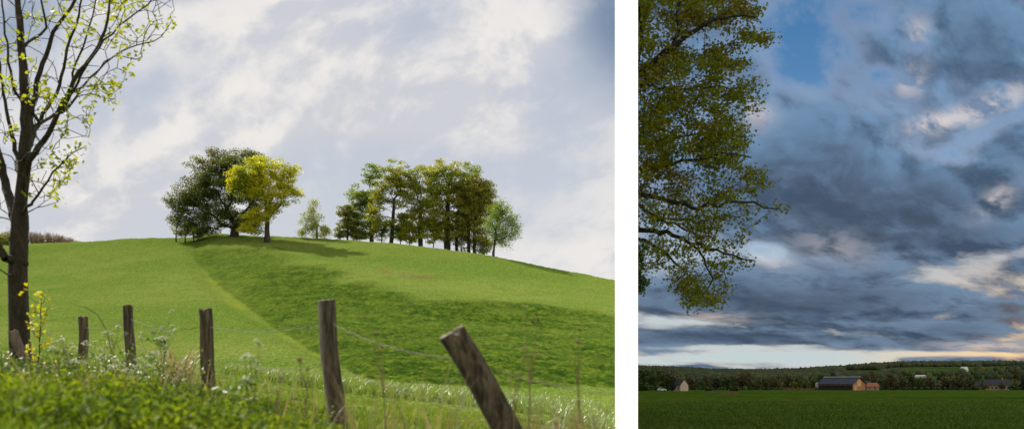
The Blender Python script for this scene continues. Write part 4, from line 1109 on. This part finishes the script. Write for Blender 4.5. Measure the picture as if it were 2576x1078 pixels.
def car():
    Y = 590; o = empty('parked_car', (0, 0, 0), 'small pale car parked under the trees at the left of the meadow', 'car'); place(o, 1665, Y, 8)
    MB().prism([(-2.1, .35), (2.1, .35), (2.15, .85), (1.3, .95), (.7, 1.45), (-1.1, 1.45), (-1.8, .95), (-2.15, .85)], -.85, .85).build('body', M_far_white, o)
    for sx in (-1.3, 1.3):
        MB().tube([[sx, -.9, .35], [sx, .9, .35]], [.34, .34], 12).build('wheel', M_slate, o)
    MB().prism([(-1.5, .98), (1.05, .98), (.62, 1.38), (-1.05, 1.38)], -.87, .87).build('window', M_glass, o)
    return o
car()

# trees of the valley: a few prototypes, then copies
def proto(mat, H, W, n=60, leaves=900, size=.75, shape='round'):
    o = empty('valley_tree', (0, 0, 0), 'x', 'tree')
    if shape == 'round': bl = [((0, 0, H*.6), (W/2, W/2, H*.4)), ((W*.2, 0, H*.45), (W*.35, W*.35, H*.3)), ((-W*.22, 0, H*.5), (W*.33, W*.3, H*.3))]
    elif shape == 'bush': bl = [((0, 0, H*.45), (W/2, W/2, H*.5)), ((W*.3, 0, H*.35), (W*.35, W*.35, H*.35))]
    else: bl = [((0, 0, H*.55), (W/2, W/2, H*.46)), ((0, 0, H*.3), (W*.55, W*.55, H*.2))]
    bl = [(np.array(a), np.array(b)) for a, b in bl]
    att = sample_blobs(bl, n); att[:, 2] = np.maximum(att[:, 2], .5)
    S = Skel(); tr = S.limb([np.array([0, 0, -1.]), np.array([0, 0, H*.3]), np.array([.2, 0, H*.55])], -1, 1.2, .08); S.attach(att, 1.3, .3, .1)
    r = S.radii(.05, W*.035); ts = set(tr)
    S.mesh('trunk', r, M_bark_dark, o, (0, 0, 0), ids=ts, sides=(6, 6, 6)); S.mesh('branches', r, M_bark_dark, o, (0, 0, 0), exclude=ts, sides=(3, 4, 5))
    k = RNG.choice(n, leaves); c = att[k]+RNG.normal(size=(leaves, 3))*W*.085; c = c[c[:, 2] > .1]
    leaves_obj('crown', c, size, T_QUAD, mat, o, .25, .1)
    return o
ML = [mat_leaf('leaf_valley_%s' % nme, a, b, .25, (1.1, 1.1, .5), .12) for nme, a, b in (('green', (.040, .080, .012), (.085, .13, .018)), ('olive', (.085, .10, .016), (.15, .15, .025)), ('brown', (.09, .075, .03), (.13, .105, .04)), ('dark', (.016, .034, .012), (.03, .05, .016)), ('yellow', (.13, .16, .014), (.21, .22, .022)), ('blossom', (.12, .13, .09), (.2, .2, .15)))]
protos = [proto(ML[0], 11, 10), proto(ML[1], 9, 9), proto(ML[2], 10, 10), proto(ML[3], 12, 7, shape='cone'), proto(ML[4], 7, 6), proto(ML[0], 5, 7, shape='bush'), proto(ML[2], 12, 9), proto(ML[5], 5, 5, shape='bush')]
used = [False]*len(protos)
def put_tree(pi, px, Y, sc_, label, group, rz=None):
    p = protos[pi]
    if not used[pi]: o = p; used[pi] = True
    else:
        o = p.copy(); C.objects.link(o)
        for ch in p.children:
            c = ch.copy(); C.objects.link(c); c.parent = o
    x = (px-1288)/F*Y; o.location = (x, Y, float(zR(np.array([x]), np.array([Y]), False)[0])-.2)
    o.rotation_euler = (0, 0, random.random()*6 if rz is None else rz); o.scale = (sc_*random.uniform(.9, 1.1), sc_*random.uniform(.9, 1.1), sc_)
    o['label'] = label; o['group'] = group; o['category'] = 'tree'
G1 = 'trees round the pink gabled house'; G2 = 'valley trees between the pink house and the barn'; G3 = 'valley trees right of the barn'; G4 = 'trees behind the valley hedge'; G5 = 'small trees before the stone farmhouse'
for (pi, px, Y, s_, l) in [(0, 1622, 610, 1.05, 'big round green tree next to the added wall at the left end of the meadow'), (0, 1650, 622, 1.1, 'second big green tree from the added wall, left of the pink house'), (2, 1680, 640, 1.1, 'brownish tree rising behind the pink house'),
                       (0, 1640, 600, .8, 'lower green tree in front of the two biggest ones'), (4, 1702, 650, 1.2, 'yellowish tree right behind the pink gable'), (3, 1692, 592, .45, 'dark shrub tree against the pink gable'), (5, 1612, 588, 1.0, 'dark bush at the foot of the added wall end'), (0, 1610, 640, 1.15, 'tall green tree cut by the added white wall')]:
    put_tree(pi, px, Y, s_, l, G1)
sp = [(1732, 2, 1.0), (1745, 1, .9), (1762, 0, .7), (1775, 6, .95), (1790, 4, 1.0), (1800, 3, .8), (1812, 1, 1.1), (1828, 0, .9), (1842, 2, 1.15), (1858, 4, 1.0), (1868, 6, 1.1), (1884, 2, .95), (1898, 4, .95), (1908, 1, .9), (1924, 0, .9), (1935, 1, 1.1), (1948, 2, .9), (1958, 4, 1.0), (1970, 1, 1.2), (1984, 2, 1.1), (1996, 4, .9), (2010, 0, .9), (2024, 1, .9), (2038, 3, .9), (2046, 0, .8)]
for px, pi, s_ in sp: put_tree(pi, px, random.uniform(880, 960), s_, 'dusky rounded tree in the valley row left of the barn', G2)
for px, pi, s_, Y in [(1845, 5, .6, 600), (1785, 5, .5, 560), (1852, 3, .35, 640)]:
    put_tree(pi, px, Y, s_, {1845: 'small bush out in the meadow, right of the reeds', 1785: 'small bush at the left patch of red reeds', 1852: 'thin upright bush standing in the open meadow'}[px], 'lone bushes in the meadow')
sp = [(2205, 5, 1.0), (2216, 0, .8), (2228, 3, .7), (2240, 6, 1.0), (2252, 1, .9), (2270, 2, .9), (2284, 0, 1.1), (2297, 3, 1.0), (2312, 0, .8), (2326, 2, .9), (2340, 6, .8), (2356, 7, 1.2), (2368, 4, .9), (2384, 2, 1.1), (2400, 7, 1.2), (2412, 2, 1.1), (2426, 3, .8), (2440, 6, .9), (2456, 0, .8), (2488, 3, .5), (2550, 1, .9), (2562, 7, 1.4), (2574, 3, .9), (2530, 5, 1)]
for px, pi, s_ in sp: put_tree(pi, px, random.uniform(852, 905), s_, 'dusky tree in the valley row between the barn and the farmhouse', G3)
for px, pi, s_ in [(2452, 5, .8), (2478, 1, .55), (2521, 2, .6), (2549, 5, .9)]: put_tree(pi, px, 822, s_, 'small tree standing right before the stone farmhouse', G5)
for k in range(60):
    px = random.uniform(1720, 2600)
    if px > 2215 and random.random() < .8: continue
    put_tree(random.choice([0, 1, 2, 3, 6, 1, 0]), px, random.uniform(980, 1200), random.uniform(.7, 1.05), 'dark tree of the second row behind the valley farms', G4)

# woodland on the far hills: one mass
def woods():
    ico = np.array([(0, 0, 1)]+[(math.cos(a)*.894, math.sin(a)*.894, .447) for a in np.arange(5)*2*PI/5]+[(math.cos(a)*.894, math.sin(a)*.894, -.447) for a in np.arange(5)*2*PI/5+PI/5]+[(0, 0, -1)])
    fc = [(0, 1+i, 1+(i+1) % 5) for i in range(5)]+[(1+i, 6+i, 1+(i+1) % 5) for i in range(5)]+[(6+i, 6+(i+1) % 5, 1+(i+1) % 5) for i in range(5)]+[(11, 6+(i+1) % 5, 6+i) for i in range(5)]
    fc = np.array(fc)
    n = 30000; px = RNG.random(n)*1450+1552; Y = 1150+RNG.random(n)**.8*1500
    x = (px-1288)/F*Y
    v = HOR-F*(zR(x, Y, False)-EYE)/Y
    nz = fbm(x/160, Y/120, 71, 3)
    top = sstep(2050, 2250, Y+nz*420+np.interp(px, [1600, 2100, 2300, 2600], [700, 500, 0, -60]))
    meadow = ((px > 2120) & (px < 2215) & (v > 930) & (v < 946)) | ((px > 1985) & (px < 2030) & (v > 938) & (v < 944))
    mid = (nz > np.interp(px, [1600, 2080, 2180, 2350, 2600], [-.5, -.3, .15, .62, .55]))
    hedge = (np.abs(((Y+x*.22) % 240)-120) < 5) & (px > 2200) & (fbm(x/60, Y/60, 88, 2) > .12)
    k = ((top > .5) | mid | hedge) & ~meadow
    px, Y, x = px[k], Y[k], x[k]; n = len(x); z = zR(x, Y, False)
    rad = 3.0+2.4*RNG.random(n); hh = rad*(.8+.35*RNG.random(n)); con = RNG.random(n) < np.interp(px, [1600, 2200, 2600], [.0, .0, .0])
    rad = np.where(con, rad*.6, rad); hh = np.where(con, hh*1.35, hh)
    J = 1+(RNG.random((n, 12, 1))-.5)*.4
    V = ico[None]*J*np.stack([rad, rad, hh], -1)[:, None, :]
    V[:, :, :2] *= np.where(con[:, None, None], np.clip(1-.45*ico[None, :, 2:3], .2, 1.5), 1)
    V = V+np.stack([x, Y, z+hh*.75], -1)[:, None, :]
    Fc = (np.arange(n)[:, None, None]*12+fc[None]).reshape(-1, 3)
    r = np.where(con, RNG.random(n)*.25, .25+.75*RNG.random(n))
    m, g, out = newmat('far_wood')
    at = g.new('ShaderNodeAttribute', attribute_name='rnd').outputs['Fac']
    col = g.mix(at, (.022, .044, .018), (.085, .095, .028)); col = g.mix(g.rng(g.noise(coords(g), .006, 3, .6), .45, .6), col, (.034, .050, .022)); principled(g, out, col, .9)
    o = link('far_woodland', mesh_np('far_woodland', V.reshape(-1, 3), [Fc], {'rnd': np.repeat(r, 12)}, smooth=True), m)
    tag(o, 'dark mixed woodland covering the ridge of the far hills at dusk', 'woodland', kind='stuff')
woods()
# red reeds in the meadow, earth bank, hedge foot
M_reed = mat_leaf('reed_red', (.16, .08, .045), (.26, .14, .08), .3, (1.1, 1, .8), .3)
for (a, b, yv, Yd, n, lab) in [(1815, 1858, 995, 260, 420, 'patch of reddish dead reeds in the middle of the meadow'), (1778, 1808, 991, 330, 180, 'smaller patch of reddish reeds left of the first')]:
    px = RNG.random(n)*(b-a)+a; Y = Yd+RNG.normal(size=n)*5; x = (px-1288)/F*Y
    grass_obj('reed_bed', x, Y, .15+.75*RNG.random(n)**1.6*np.exp(-((px-(a+b)/2)/(b-a)*2)**2), .05+.05*RNG.random(n), .5*RNG.random(n), M_reed, zf=zR, label=lab, cat='reeds')
n = 900; px = RNG.random(n)*95+1968; Y = 838+RNG.normal(size=n)*2; x = (px-1288)/F*Y
grass_obj('reed_bed', x, Y, .6+1.2*RNG.random(n), .3+.2*RNG.random(n), .3*RNG.random(n), M_reed, zf=zR, label='long low reddish bank of reeds left of the barn', cat='reeds')
n = 6000; px = RNG.random(n)*1000+1604; Y = 862+RNG.normal(size=n)*3; keep = (px < 2050) | (px > 2205); px, Y = px[keep], Y[keep]; x = (px-1288)/F*Y; n = len(x)
c = np.stack([x, Y, zR(x, Y, False)+RNG.random(n)*1.6], -1)
tag(leaves_obj('field_hedge', c, .9, T_QUAD, ML[3], None), 'low dark hedge line along the far edge of the dusk meadow', 'hedge')
# near dusk grass
px, Y, x = scatter(60000, 1552, 2640, 34, 150); k = RNG.random(len(x)) < 1-sstep(45, 145, Y); px, Y, x = px[k], Y[k], x[k]
hh = .10+.12*RNG.random(len(x)); grass_obj('meadow_grass', x, Y, hh*(1+.6*fbm(x/2, Y/3, 7, 2)), .02+.0006*Y, .3+.5*RNG.random(len(x)), mat_leaf('blade_dusk', (.052, .112, .010), (.115, .172, .016), .3, (1.1, 1.1, .5), .25, gloss=.03), zf=zR, label='short dark green grass of the dusk meadow', segs=2)

for ob in list(bpy.data.objects):
    if ob.type == 'MESH' and len(ob.data.polygons) and ob.name.startswith('ground'): pass
sc.cycles.max_bounces = 6; sc.cycles.transparent_max_bounces = 4; sc.cycles.diffuse_bounces = 3; sc.cycles.glossy_bounces = 2; sc.cycles.transmission_bounces = 2
sc.cycles.use_denoising = True
